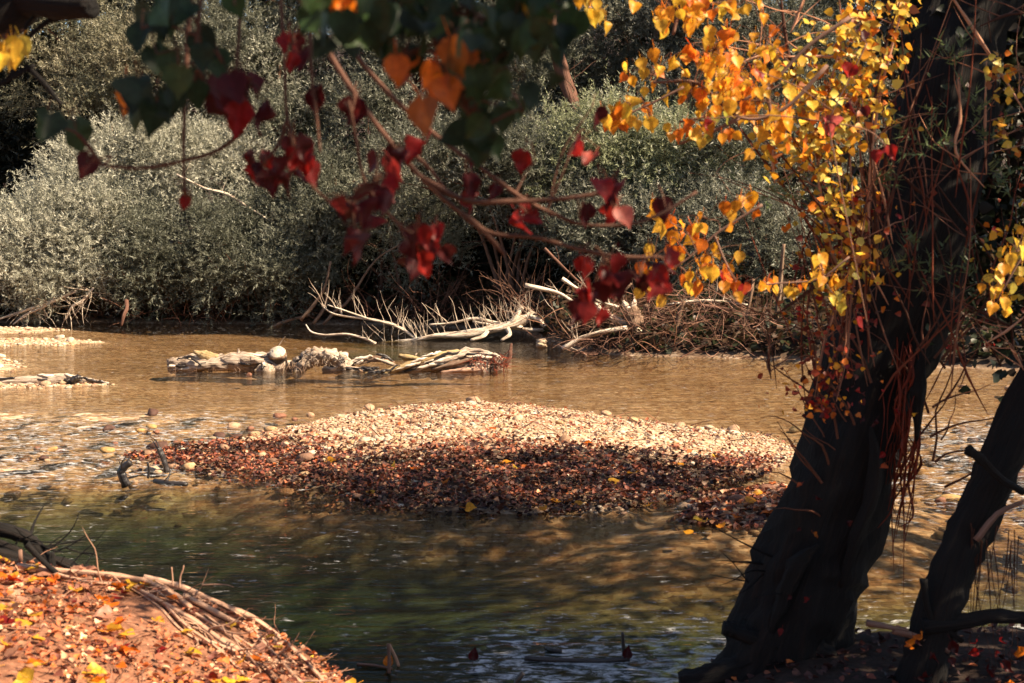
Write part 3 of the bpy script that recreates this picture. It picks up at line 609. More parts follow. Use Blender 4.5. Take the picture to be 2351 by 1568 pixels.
# bare shrub with fine curved shoots behind the fallen tree
root = empty('bare_shrub', tuple(P(1210, 730, 36.2)), 'bare pale shrub with fine curved shoots behind the fallen tree', 'shrub')
for i in range(70):
    mb = MB(); wild_twig(mb, rp, np.array(P(1215, 725, 36.2)) + rp.normal(size=3) * 0.3, unit(np.array([-0.2 + rp.normal() * 0.8, rp.normal() * 0.4, 0.9])), rp.uniform(0.7, 1.7), 0.013, 3, 0.22, (1.3, 1.2, 1.1), 5); mb.build('shoot', M_TWIG, root)
root = empty('bare_shrub', tuple(P(950, 725, 38.5)), 'dim brown bare shrub inside the black hollow', 'shrub')
for i in range(45):
    mb = MB(); wild_twig(mb, rp, np.array(P(960, 720, 38.5)) + rp.normal(size=3) * np.array([.9, .3, .2]), unit(np.array([rp.normal() * 0.7, -.2 + rp.normal() * 0.4, 0.9])), rp.uniform(0.7, 2.0), 0.012, 3, 0.22, (1, .8, .7), 5); mb.build('shoot', M_TWIG, root)

# ------------------------------------------------------------------ driftwood in mid river
rd = np.random.default_rng(5)
YL = 27.9
def wood_thing(name, label, pieces, cat='log'):
    b = P(*pieces[0][1][0][:2], YL); root = empty(name, (b.x, b.y, 0.0), label, cat)
    for nm, pts, rads, mt, n, rough in pieces:
        mb = MB(); tube(mb, [P(u, v, YL + (d[0] if d else 0)) for u, v, *d in pts], rads, n, 6, rough, rd, flat=0.7 if nm == 'splinter' else 0.92, ridges=5 if nm in ('trunk', 'splinter') and 'cut_' not in name else 0); log_o = mb.build(nm, mt, root)
        if nm in ('trunk', 'splinter', 'pole') and 'cut_' not in name and len(pts) > 3:      # raised dark strips painting shaded crevices, and pale slivers along the log
            C, Rr = catmull([P(u, v, YL + (d[0] if d else 0)) for u, v, *d in pts], rads, 6)
            for j in range(9):
                i0 = rd.integers(0, len(C) - 4); i1 = min(len(C), i0 + rd.integers(4, 11)); a = rd.uniform(-.5, 1.1); sl_ = np.array([0, -math.cos(a) * 1.0, math.sin(a) * 1.0])
                pp = [C[i] + sl_ * Rr[i] + rd.normal(size=3) * .012 for i in range(i0, i1)]
                mb = MB(); tube(mb, pp, [.004 + (.024 if j % 3 else .034) * math.sin(math.pi * (q + .5) / len(pp)) for q in range(len(pp))], 5, 2, .5, rd); mb.build('crevice_shade' if j % 3 else 'sliver', M_WETWOOD if j % 3 else M_PALE, log_o)
    return root
def rootlets(root, us, v0, v1, n, Y, mt=M_GREYW, r=0.012, spread=0.12):
    mb = MB()
    for i in range(n):
        u = rd.uniform(*us); a = np.array(P(u, v0 + rd.normal() * 3, Y + rd.normal() * spread)); b = np.array(P(u + rd.normal() * 8, v1 + rd.normal() * 4, Y - 0.15 + rd.normal() * spread))
        tube(mb, [a, (a + b) / 2 + rd.normal(size=3) * 0.05, b], [r, r, r * .5], 3, 3, 0, rd, False)
    tag(mb.build('rootlets', mt, root), kind='stuff')
t = wood_thing('driftwood_log', 'long bleached driftwood log at the left end of the mid river jam',
    [('trunk', [(386, 829), (420, 826), (480, 824), (540, 821), (600, 822), (655, 826)], [.12, .17, .19, .20, .20, .18], M_GREYW, 18, 0.45),
     ('snag', [(500, 815), (470, 806), (445, 797)], [.10, .08, .035], M_MOSSW, 8, 0.5), ('snag', [(550, 815), (549, 803), (547, 790)], [.07, .06, .015], M_GREYW, 7, 0.4),
     ('moss_strip', [(490, 814, 0), (530, 811, 0), (575, 813, 0)], [.03, .09, .03], M_MOSSW, 8, 0.5), ('splinter', [(440, 812, -.2), (455, 822, -.25), (470, 832, -.2)], [.04, .03, .02], M_WETWOOD, 5, .3)])
rootlets(t, (400, 590), 835, 850, 22, YL - .12, M_DRIFT, .007)
wood_thing('driftwood_stick', 'dark wet stick under the left driftwood log', [('stick', [(405, 849), (440, 848), (500, 851), (560, 850), (600, 853)], [.04, .05, .05, .06, .05], M_WETWOOD, 7, .4), ('stub', [(405, 852, -.1), (412, 846, -.1), (430, 847)], [.03, .05, .05], M_WETWOOD, 6, .3)], 'stick')
t = wood_thing('cut_log', 'sawn driftwood log pointing up with a round white end', [('trunk', [(650, 850, .25), (643, 828, .08), (637, 802, -.10)], [.16, .165, .165], M_WETWOOD, 14, 0.22), ('bark_edge', [(637.5, 806, -.08), (636.5, 800, -.115)], [.175, .175], M_DRIFT, 14, .25), ('cut_end', [(637, 802, -.10), (636, 796, -.14)], [.168, .16], M_PALE, 16, 0.1),  # black trunk wood also paints the shade below the pale end
     ('twig', [(640, 783, -.2), (648, 770, -.2), (655, 762, -.2)], [.012, .01, .006], M_GREYW, 4, 0)])
t = wood_thing('log_end', 'rounded bleached log end below the sawn driftwood log', [('trunk', [(665, 835, .6), (640, 838, .2), (612, 840, -.1), (606, 840, -.25), (602, 840, -.31)], [.16, .19, .20, .16, .06], M_GREYW, 14, 0.15)])
t = wood_thing('arched_log', 'arched bleached driftwood with ragged rootlets in the middle of the jam', [('trunk', [(672, 850), (690, 828), (712, 812), (735, 806), (760, 810), (785, 822), (800, 835)], [.17, .19, .18, .17, .17, .16, .12], M_GREYW, 18, 0.5),
     ('snag', [(735, 800), (732, 795), (728, 788)], [.05, .035, .012], M_GREYW, 6, .3), ('root', [(690, 828), (680, 840), (690, 856)], [.07, .06, .04], M_GREYW, 6, .4), ('root', [(668, 835), (660, 845), (655, 856)], [.06, .05, .03], M_DRIFT, 6, .4)])
rootlets(t, (650, 715), 826, 852, 26, YL - .2, M_DRIFT, .008); rootlets(t, (690, 800), 812, 822, 36, YL - .16, r=.008)
wood_thing('driftwood_plank', 'flat splintered plank of driftwood right of the arched log', [('splinter', [(740, 842), (790, 838), (850, 842), (880, 846)], [.07, .09, .10, .06], M_GREYW, 8, .6), ('splinter', [(800, 848, -.2), (850, 846, -.2), (880, 848, -.2)], [.05, .06, .05], M_DRIFT, 7, .5), ('splinter', [(790, 830, .2), (830, 818, .2), (870, 812, .2), (905, 824, .2)], [.05, .09, .09, .06], M_DRIFT, 8, .6), ('splinter', [(860, 812, .1), (890, 822, .1), (920, 836, .1)], [.03, .06, .04], M_GREYW, 6, .6)], 'plank')
wood_thing('driftwood_chunk', 'dark wet driftwood chunk at the front of the jam', [('chunk', [(770, 857, -.5), (800, 853, -.5), (835, 855, -.5)], [.04, .07, .05], M_WETWOOD, 8, .6), ('chunk', [(826, 858, -.4), (824, 848, -.4), (828, 838, -.4)], [.05, .06, .05], M_DRIFT, 8, .5)], 'wood chunk')
wood_thing('driftwood_chunk', 'small floating wood chunk in front of the sawn log', [('chunk', [(632, 866, -.9), (640, 863, -.9), (650, 866, -.9)], [.04, .06, .04], M_WETWOOD, 8, .6)], 'wood chunk')
wood_thing('mossy_pole', 'yellow mossy pole slanting up to the right in the driftwood jam', [('pole', [(828, 857, -.4), (870, 848, -.4), (910, 836, -.35), (960, 820, -.3), (1000, 807, -.2), (1030, 800, 0)], [.09, .08, .075, .07, .06, .05], M_MOSSW, 10, 0.35)], 'pole')
wood_thing('mossy_chunk', 'small mossy chunk of wood behind the slanting pole', [('chunk', [(915, 806, .4), (935, 810, .4), (965, 815, .4)], [.05, .08, .05], M_MOSSW, 8, .5), ('snag', [(950, 810, .4), (958, 800, .4)], [.03, .012], M_GREYW, 5, .3)], 'wood chunk')
t = wood_thing('uprooted_log', 'splintered log with a dark root ball at the right end of the jam', [('trunk', [(940, 848), (1000, 836), (1060, 826), (1120, 826), (1155, 830)], [.10, .18, .25, .27, .18], M_GREYW, 18, 0.5),
     ('splinter', [(880, 850, -.2), (960, 832, -.2), (1030, 812, -.15), (1075, 798, -.1)], [.06, .11, .12, .05], M_GREYW, 9, .6), ('splinter', [(990, 838, -.25), (1050, 822, -.3), (1085, 812, -.3)], [.05, .08, .03], M_DRIFT, 7, .6), ('splinter', [(1010, 845, -.3), (1060, 840, -.35), (1110, 838, -.35)], [.05, .09, .06], M_ROOT, 8, .5),
     ('moss_strip', [(985, 812, 0), (1030, 800, 0), (1060, 797, .05)], [.05, .06, .04], M_MOSSW, 7, .5), ('root', [(1160, 830), (1170, 805), (1172, 790), (1174, 778)], [.07, .055, .05, .03], M_REDBARK, 7, .4), ('root', [(1060, 800, .1), (1095, 794, .1), (1130, 803, 0)], [.04, .05, .04], M_GREYW, 6, .5)])
mb = MB()
for i in range(260):
    c = np.array(P(rd.uniform(1075, 1165), rd.uniform(806, 836), YL - .18 + rd.normal() * .12)); d = unit(np.array([rd.normal() * .7, -.6 + rd.normal() * .4, -.5 + rd.normal() * .7]))
    wild_twig(mb, rd, c, d, rd.uniform(.12, .35), rd.uniform(.006, .012), 3, .3, (1.4, .5, .35) if rd.random() < .35 else (.6, .5, .45), 3)
tag(mb.build('root_ball', M_TWIG, t), kind='stuff')
t = wood_thing('sunken_log', 'pale half buried log on the left gravel spit', [('trunk', [(-60, 880, -2.3), (40, 876, -2.4), (110, 873, -2.4), (165, 871, -2.4), (215, 876, -2.4), (250, 880, -2.4)], [.12, .12, .11, .09, .05, .02], M_GREYW, 10, 0.35), ('knot', [(165, 873, -2.55), (178, 867, -2.55), (186, 865, -2.55)], [.06, .06, .03], M_WETWOOD, 7, .4)])

for o in list(COL.objects):            # settle the jam into the water
    if o.parent is None and o.name.split('.')[0] in ('driftwood_log', 'driftwood_stick', 'cut_log', 'log_end', 'arched_log', 'driftwood_plank', 'driftwood_chunk', 'mossy_pole', 'mossy_chunk', 'uprooted_log'):
        o.location.z -= 0.09
# ------------------------------------------------------------------ stones
ICO_V = []; ph = (1 + 5 ** .5) / 2
for a, b in ((-1, ph), (1, ph), (-1, -ph), (1, -ph)): ICO_V.append((a, b, 0))
for a, b in ((-1, ph), (1, ph), (-1, -ph), (1, -ph)): ICO_V.append((0, a, b))
for a, b in ((ph, -1), (ph, 1), (-ph, -1), (-ph, 1)): ICO_V.append((a, 0, b))
ICO_V = unit(np.array(ICO_V, float))
ICO_F = np.array([(0, 11, 5), (0, 5, 1), (0, 1, 7), (0, 7, 10), (0, 10, 11), (1, 5, 9), (5, 11, 4), (11, 10, 2), (10, 7, 6), (7, 1, 8), (3, 9, 4), (3, 4, 2), (3, 2, 6), (3, 6, 8), (3, 8, 9), (4, 9, 5), (2, 4, 11), (6, 2, 10), (8, 6, 7), (9, 8, 1)])
rs_ = np.random.default_rng(42)
STONE_COLS = [(0.50, 0.38, 0.26), (0.42, 0.29, 0.18), (0.56, 0.47, 0.36), (0.30, 0.18, 0.11), (0.20, 0.11, 0.07), (0.46, 0.30, 0.16)]
def pebbles(name, label, pos, size, cols, w):
    n = len(pos); a = rs_.random(n) * 6.283; sc_ = size[:, None] * np.stack([0.8 + 0.5 * rs_.random(n), 0.7 + 0.4 * rs_.random(n), 0.4 + 0.3 * rs_.random(n)], -1) * 0.5
    v = ICO_V[None] * (1 + 0.35 * (rs_.random((n, 12, 1)) - 0.5)) * sc_[:, None]
    ca, sa = np.cos(a)[:, None], np.sin(a)[:, None]
    v = np.stack([v[..., 0] * ca - v[..., 1] * sa, v[..., 0] * sa + v[..., 1] * ca, v[..., 2]], -1) + pos[:, None]
    F = (ICO_F[None] + (np.arange(n) * 12)[:, None, None]).reshape(-1, 3)
    o = quads_mesh(name, v.reshape(-1, 3), M_PEBBLE, None, F, np.repeat(pick(rs_, n, cols, w, .2), 12, 0), True)
    return tag(o, label, 'pebbles', kind='stuff')
def in_poly(poly, n, margin=0.0):
    pl = np.array(poly); lo, hi = pl.min(0) - 0.8, pl.max(0) + 0.8; out = np.zeros((0, 2))
    while len(out) < n:
        p = rs_.uniform(lo, hi, (n * 2, 2)); out = np.concatenate([out, p[poly_sd(poly, p[:, 0], p[:, 1]) > margin]])
    return out[:n]
def onground(xy, dz=0.0): return np.concatenate([xy, (ground_z(xy[:, 0], xy[:, 1]) + dz)[:, None]], 1)
xy = in_poly(BAR, 21000, -0.35); lit = smooth(16.4, 17.9, xy[:, 1] + 0.8 * fbm(xy[:, 0] * .7, xy[:, 1] * .7) - 1.6 * smooth(-1.5, -3.5, xy[:, 0]) + 0.5 * smooth(2, 4, xy[:, 0])); keep = rs_.random(len(xy)) < (0.30 + 0.7 * lit) * (0.45 + 0.55 * smooth(-.25, .1, fbm(xy[:, 0] * 1.6 + 4, xy[:, 1] * 2.0))); xy = xy[keep]
pebbles('gravel', 'pale gravel heaped on the mid river bar', onground(xy, 0.005), (0.020 + 0.062 * rs_.random(len(xy)) ** 2.5) * (0.75 + 0.9 * smooth(-.1, .5, fbm(xy[:, 0] * 1.1 + 9, xy[:, 1] * 1.5))), STONE_COLS, [5, 4, 5, 2, 1, 2])
for k, (s_, nn) in enumerate(zip(SPITS, (420, 620, 420, 420))):
    xy = in_poly(s_, nn, -0.25); xy = xy[xy[:, 0] > -14.5]
    pebbles('gravel', ['pale gravel on the farthest left spit', 'pale gravel on the long left spit', 'pale gravel on the left edge spit', 'pale gravel on the spit around the half buried log'][k], onground(xy, 0.0), 0.04 + 0.10 * rs_.random(len(xy)) ** 2, STONE_COLS, [4, 4, 4, 2, 1, 1.5])
xy = in_poly(BAR2, 900, -0.3); pebbles('gravel', 'brown gravel on the small bar beside the big trunk', onground(xy, 0.01), 0.03 + 0.09 * rs_.random(len(xy)) ** 2, STONE_COLS, [1, 3, 1, 4, 5, 2])
rif = np.concatenate([np.stack([rs_.uniform(-8.5, -2.2, 90), rs_.uniform(15.5, 20, 90)], -1), np.stack([rs_.uniform(4.2, 7.5, 250), rs_.uniform(12.5, 21, 250)], -1)])
pebbles('bed_stones', 'brown stones under the shallow riffles', onground(rif, 0.03), 0.08 + 0.18 * rs_.random(len(rif)) ** 2, STONE_COLS, [1, 3, 1, 3, 3, 2])

def stone_mesh(seed):
    r = np.random.default_rng(seed); me = bpy.data.meshes.new('stone')
    import bmesh
    bm = bmesh.new(); bmesh.ops.create_icosphere(bm, subdivisions=2, radius=0.5)
    k = r.normal(size=(5, 3)); ph_ = r.random(5) * 6
    for v in bm.verts:
        p = np.array(v.co); f = 1 + sum(0.11 * math.sin(float(np.dot(k[i], p)) * 4 + ph_[i]) for i in range(5))
        for q in range(3):
            d = unit(k[q]); dd = float(np.dot(d, p)) - 0.36
            dd += .08
            if dd > 0: p = p - d * dd * 0.9
        v.co = Vector(p * f * np.array([1, 0.8, 0.5]))
    bm.to_mesh(me); bm.free(); me.polygons.foreach_set('use_smooth', [True] * len(me.polygons)); me.materials.append(M_STONE); return me
SM = [stone_mesh(i) for i in range(8)]
def stone(x, y, z, s, col, label, group, k=None, name='river_stone'):
    o = bpy.data.objects.new(name, SM[rs_.integers(8) if k is None else k]); COL.objects.link(o)
    o.location = (x, y, z); o.scale = (s * (0.9 + .3 * rs_.random()), s * (.85 + .3 * rs_.random()), s * (.8 + .3 * rs_.random())); o.rotation_euler = (rs_.normal() * .15, rs_.normal() * .15, rs_.random() * 6.28)
    o.color = (*col, 1); return tag(o, label, 'stone', group)
RB, RD, RY, RT = (0.22, 0.10, 0.06), (0.085, 0.042, 0.03), (0.42, 0.26, 0.10), (0.42, 0.27, 0.17)
named = [(348, 952, 44, RD, 'dark red brown stone alone in the upper left riffle'), (536, 980, 42, RT, 'tan rounded stone at the left tip of the gravel bar'), (572, 984, 26, RB, 'small brown stone touching the tan stone at the bar tip'), (508, 1000, 46, RD, 'dark stone at the left tip of the gravel bar'), (540, 1004, 34, RD, 'dark stone behind the left shore of the bar'),
         (352, 980, 38, RY, 'orange stone in the middle of the left riffle'), (322, 990, 30, RY, 'small orange stone in the middle of the left riffle'), (360, 992, 26, RB, 'brown stone under the orange stones in the left riffle'), (252, 1034, 48, RY, 'yellow block stone at the lower left of the riffle'), (262, 1018, 26, RB, 'brown stone behind the yellow block stone'),
         (85, 1030, 34, RB, 'brown stone at the far left of the riffle'), (118, 1033, 36, RY, 'yellowish stone at the far left of the riffle'), (100, 1052, 30, RD, 'dark stone lowest at the left of the riffle'), (642, 955, 38, RB, 'brown pitted stone behind the left half of the bar'), (680, 962, 22, RB, 'small pointed brown stone behind the bar'), (712, 954, 30, RT, 'flat tan stone behind the bar'),
         (368, 1028, 70, RD, 'large dark stone on the left shore of the bar'), (250, 983, 36, RD, 'dim stone under the foam left of the orange stones'), (2212, 888, 34, RT, 'pale stone in dark water right of the big trunk'), (2322, 895, 44, RT, 'long pale stone at the right edge of the water'), (2160, 1150, 44, RB, 'brown stone in the right riffle beside the big trunk'), (2230, 1165, 40, RD, 'dark stone in the right riffle'),
         (1090, 924, 60, RT, 'largest pale stone on the crest of the gravel bar'), (850, 938, 46, RT, 'round pale stone on the far edge of the gravel bar'), (1390, 952, 40, RT, 'pale stone on the back edge of the bar'), (1560, 980, 44, RT, 'tan stone at the right back edge of the bar'), (1680, 995, 50, RT, 'flat pale stone at the right tip of the bar'), (570, 848 + 12, 20, RB, 'small stone in front of the driftwood jam'),
         (1700, 1160, 56, RB, 'brown stone on the small bar beside the big trunk'), (1640, 1165, 34, RD, 'dark stone on the small bar'), (1760, 1130, 44, RB, 'brown stone at the back of the small bar'), (318, 1082, 36, RD, 'dark red stone standing in the calm pool'), (160, 1110, 8, RD, 'tiny dark stone in the calm pool at left')]
for u, v, wpx, col, lab in named:
    p = G(u, v, 0.0); s = wpx * p.y / F_PX * .85; z = max(float(ground_z(p.x, p.y)), -0.02)
    stone(p.x, p.y, z + s * 0.12, s, col, lab, 'river stones')
for i in range(130):
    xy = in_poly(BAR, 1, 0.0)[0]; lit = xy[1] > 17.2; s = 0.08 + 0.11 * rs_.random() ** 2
    col = STONE_COLS[rs_.choice(6, p=[.3, .22, .28, .1, .04, .06] if lit else [.05, .2, .05, .3, .3, .1])]  # paler tones on the lit crest, darker tones paint the near side's shade
    stone(xy[0], xy[1], float(ground_z(*xy)) + s * .1, s, col, 'pale cobble on the sunny crest of the gravel bar' if lit else 'cobble darkened for shade among the wet leaves on the near side of the bar', 'sunny bar cobbles' if lit else 'shaded bar cobbles', name='cobble')
for i in range(40):
    if i < 26 and i % 2: continue
    x, y = (rs_.uniform(-8, -2.4), rs_.uniform(15.5, 19.5)) if i < 26 else (rs_.uniform(4.6, 7.2), rs_.uniform(13, 19)); s = 0.14 + 0.16 * rs_.random()
    if float(poly_sd(BAR, np.array(x), np.array(y))) > 0: continue
    stone(x, y, -0.07 + s * .1, s, [RB, RD, RY, RT][rs_.integers(4)], 'low stone awash in the left riffle' if i < 26 else 'low stone awash in the right riffle', 'stones awash in the left riffle' if i < 26 else 'stones awash in the right riffle')
for i in range(26):
    k = i % 4; xy = in_poly(SPITS[k], 1, 0)[0]
    if xy[0] < -14: continue
    s = .12 + .16 * rs_.random(); stone(xy[0], xy[1], float(ground_z(*xy)) + s * .12, s, STONE_COLS[[0, 2, 2, 1][i % 4]], 'pale cobble on the gravel spits at the left edge', 'cobbles on the left spits', name='cobble')
for i in range(16):
    u = rs_.uniform(1240, 1420); p = G(u, rs_.uniform(784, 800), 0); s = .14 + .16 * rs_.random(); stone(p.x, p.y, .05, s, STONE_COLS[[0, 2, 1][i % 3]], 'pale stone along the far waterline between fallen tree and brush pile', 'stones along the far waterline')

# ------------------------------------------------------------------ leaf litter
LIT = [(0.15, 0.042, 0.024), (0.24, 0.075, 0.035), (0.36, 0.16, 0.08), (0.05, 0.02, 0.017), (0.48, 0.29, 0.18), (0.45, 0.12, 0.03)]
rl = np.random.default_rng(64)
xy = in_poly(BAR, 34000, -0.25); yy = xy[:, 1] + 0.9 * fbm(xy[:, 0] * .7, xy[:, 1] * .7) - 1.6 * smooth(-1.5, -3.5, xy[:, 0]) + 0.5 * smooth(2, 4, xy[:, 0])
xy = xy[rl.random(len(xy)) < smooth(18.0, 16.2, yy) + 0.03]; pos = onground(xy, 0.02) + np.array([0, 0, 1]) * (0.03 * rl.random((len(xy), 1)))
V, q = leaf_cards(rl, pos, 0.028 + 0.045 * rl.random(len(pos)), 0.45, 0.25)
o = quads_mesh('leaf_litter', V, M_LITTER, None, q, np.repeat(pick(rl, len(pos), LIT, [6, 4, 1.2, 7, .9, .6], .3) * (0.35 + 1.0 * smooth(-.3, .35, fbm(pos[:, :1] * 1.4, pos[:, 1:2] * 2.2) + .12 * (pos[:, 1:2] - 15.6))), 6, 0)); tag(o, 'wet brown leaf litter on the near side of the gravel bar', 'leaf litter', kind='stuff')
xy = in_poly(BAR2, 1500, -0.2); pos = onground(xy, 0.02); V, q = leaf_cards(rl, pos, 0.06 + 0.05 * rl.random(len(pos)), 0.5)
o = quads_mesh('leaf_litter', V, M_LITTER, None, q, np.repeat(pick(rl, len(pos), LIT, [5, 5, 3, 4, 2, 2], .3), 6, 0)); tag(o, 'orange brown leaf litter on the small bar beside the big trunk', 'leaf litter', kind='stuff')
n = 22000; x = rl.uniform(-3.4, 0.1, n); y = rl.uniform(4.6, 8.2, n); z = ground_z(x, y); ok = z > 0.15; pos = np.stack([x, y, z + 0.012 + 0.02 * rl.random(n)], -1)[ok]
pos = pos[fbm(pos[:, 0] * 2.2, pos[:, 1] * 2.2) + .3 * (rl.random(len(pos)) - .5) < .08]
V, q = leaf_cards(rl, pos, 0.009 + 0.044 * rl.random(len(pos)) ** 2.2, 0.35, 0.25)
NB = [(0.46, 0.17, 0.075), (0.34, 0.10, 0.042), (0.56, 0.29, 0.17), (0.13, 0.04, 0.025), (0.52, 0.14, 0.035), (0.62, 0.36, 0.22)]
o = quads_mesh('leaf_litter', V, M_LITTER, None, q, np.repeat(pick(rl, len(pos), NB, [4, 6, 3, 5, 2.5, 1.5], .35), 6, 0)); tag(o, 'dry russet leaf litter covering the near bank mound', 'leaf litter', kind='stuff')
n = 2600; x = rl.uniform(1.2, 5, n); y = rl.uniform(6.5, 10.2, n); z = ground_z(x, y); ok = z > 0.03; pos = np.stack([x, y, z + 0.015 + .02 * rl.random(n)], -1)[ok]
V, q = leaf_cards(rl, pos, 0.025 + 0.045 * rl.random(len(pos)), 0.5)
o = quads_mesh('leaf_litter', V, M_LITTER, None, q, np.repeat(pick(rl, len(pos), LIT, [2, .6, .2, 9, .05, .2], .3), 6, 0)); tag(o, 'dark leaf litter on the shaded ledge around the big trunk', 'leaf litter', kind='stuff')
mb = MB()
for i in range(240):
    x = rl.uniform(-3.2, -0.5); y = rl.uniform(5.2, 7.9); z = float(ground_z(x, y))
    if z < .15: continue
    wild_twig(mb, rl, (x, y, z + .03), unit(np.array([rl.normal(), rl.normal(), .05])), rl.uniform(.08, .3), rl.uniform(.002, .005), 3, .2, (1.8, 1.6, 1.4) if rl.random() < .6 else (.6, .5, .4), 3)
tag(mb.build('bank_twigs', M_TWIG), 'small dry twigs strewn over the near bank mound', 'twigs', kind='stuff')

mb = MB(); xyb = in_poly(BAR, 230, .1)
for x, y in xyb:
    wild_twig(mb, rl, (x, y, float(ground_z(x, y)) + .05), unit(np.array([rl.normal(), rl.normal(), .12])), rl.uniform(.15, .6), rl.uniform(.004, .009), 3, .2, (1.7, 1.4, 1.2) if rl.random() < .5 else (.35, .3, .3), 3)
tag(mb.build('bar_twigs', M_TWIG), 'thin drift twigs strewn over the gravel bar', 'twigs', kind='stuff')
# single leaves: shared heart-shaped meshes
def heart_mesh(seed, curl):
    r = np.random.default_rng(seed); st = [-.40, -.30, -.12, .06, .24, .42, .60]; wd = [.16, .40, .46, .40, .27, .11, .0]
    V = []; a, b, c_ = r.normal() * .3, r.normal() * .35, r.normal() * .25
    for y_, w_ in zip(st, wd):
        lobe_ = -.07 if y_ < -.35 else 0
        for sx in (-1, -.5, 0, .5, 1):
            x_ = sx * w_; yy_ = y_ + (lobe_ * abs(sx)) + (.05 if (y_ < -.35 and sx == 0) else 0)
            z_ = curl * (abs(x_) * .55 + a * x_ + b * yy_ * yy_ + c_ * x_ * yy_ + .10 * math.sin(yy_ * 9 + seed) * abs(sx))
            V.append((x_ * (1 - .1 * curl), yy_, z_))
    F = [(i * 5 + j, i * 5 + j + 1, i * 5 + j + 6, i * 5 + j + 5) for i in range(6) for j in range(4)]
    k = len(V); p = [(0, -.36, 0), (0.01, -.62, .04), (0, -.95, .14)]
    for (x_, y_, z_) in p: V += [(x_ - .014, y_, z_), (x_ + .014, y_, z_), (x_, y_, z_ + .022)]
    for i in range(2):
        for j in range(3): F.append((k + i * 3 + j, k + i * 3 + (j + 1) % 3, k + i * 3 + 3 + (j + 1) % 3, k + i * 3 + 3 + j))
    me = bpy.data.meshes.new('leaf'); me.from_pydata(V, [], F); me.polygons.foreach_set('use_smooth', [True] * len(F)); me.materials.append(M_LEAF); me.update(); return me
HM = [heart_mesh(i, c_) for i, c_ in enumerate((.3, .5, .7, .95, .4, .6))]; HF = [heart_mesh(40 + i, c_) for i, c_ in enumerate((.3, .5, .8, 1.1))]; HC = [heart_mesh(20 + i, c_) for i, c_ in enumerate((1.3, 1.6, 1.9, 1.5))]
def leaf(rng, pos, size, col, ydir, normal, parent=None, crumple=False, name='leaf', var=.2, flat=None):
    M_ = flat if flat is not None else (HC if crumple else HM); o = bpy.data.objects.new(name, M_[rng.integers(len(M_))]); COL.objects.link(o)
    yv = Vector(ydir).normalized(); zv = Vector(normal); zv = (zv - yv * zv.dot(yv)).normalized(); xv = yv.cross(zv)
    o.matrix_basis = Matrix.Translation(Vector(pos)) @ Matrix((xv, yv, zv)).transposed().to_4x4() @ Matrix.Scale(size, 4)
    f = 1 - var + 2 * var * rng.random(); o.color = (min(1, col[0] * f), min(1, col[1] * f * (.9 + .2 * rng.random())), col[2] * f, 1)
    if parent is not None: set_parent(o, parent)
    return o
YEL, GOLD, ORA, RED, DKRED, GRN, DKGRN, LIME = (.82, .50, .05), (.80, .36, .025), (.74, .19, .015), (.27, .014, .011), (.075, .008, .009), (.045, .085, .030), (.022, .044, .020), (.66, .52, .09)
rf = np.random.default_rng(314)
sets = [(YEL, 'bright yellow fallen leaf on the sunny near bank'), (ORA, 'orange fallen leaf on the sunny near bank'), (RED, 'deep red fallen leaf on the sunny near bank'), ((.55, .30, .19), 'pale pinkish brown fallen leaf on the sunny near bank')]
cnt = 0
while cnt < 290:
    x, y = rf.uniform(-2.9, -0.6), rf.uniform(5.4, 7.8); z = float(ground_z(x, y))
    if z < .25: continue
    k = rf.choice(4, p=[.34, .22, .12, .32]); a = rf.random() * 6.28
    o = leaf(rf, (x, y, z + .028), rf.uniform(.055, .10), sets[k][0], (math.cos(a), math.sin(a), rf.normal() * .15), (rf.normal() * .3, rf.normal() * .3, 1), None, False, 'fallen_leaf', flat=HF)
    tag(o, sets[k][1], 'leaf', 'fallen leaves on the near bank'); cnt += 1
isl = [(850, 1118), (1022, 1108), (1245, 1152), (1410, 1103), (1275, 1140), (1305, 1140), (1330, 1145), (1190, 1085), (1165, 1075), (955, 1085), (1560, 1060), (1640, 1040), (1740, 1130), (1690, 1170), (1655, 1190), (1600, 1175), (1490, 1145), (1130, 1010), (1080, 1150), (900, 1075), (760, 1060), (1350, 1040), (1450, 1085), (1620, 1180), (1725, 1150), (1760, 1165), (1580, 1205)]
for i, (u, v) in enumerate(isl):
    p = G(u, v, .12); z = max(float(ground_z(p.x, p.y)), 0.0); a = rf.random() * 6.28; two = v > 1120 and u > 1570
    o = leaf(rf, (p.x, p.y, z + .05), rf.uniform(.10, .15), [GOLD, ORA, GOLD, YEL][i % 4], (math.cos(a), math.sin(a), .1), (rf.normal() * .3, -.5 + rf.normal() * .3, 1), None, False, 'fallen_leaf')
    tag(o, 'fresh orange fallen leaf on the small bar beside the big trunk' if two else 'fresh orange fallen leaf on the dark litter of the gravel bar', 'leaf', 'fresh leaves on the small bar' if two else 'fresh leaves on the gravel bar')

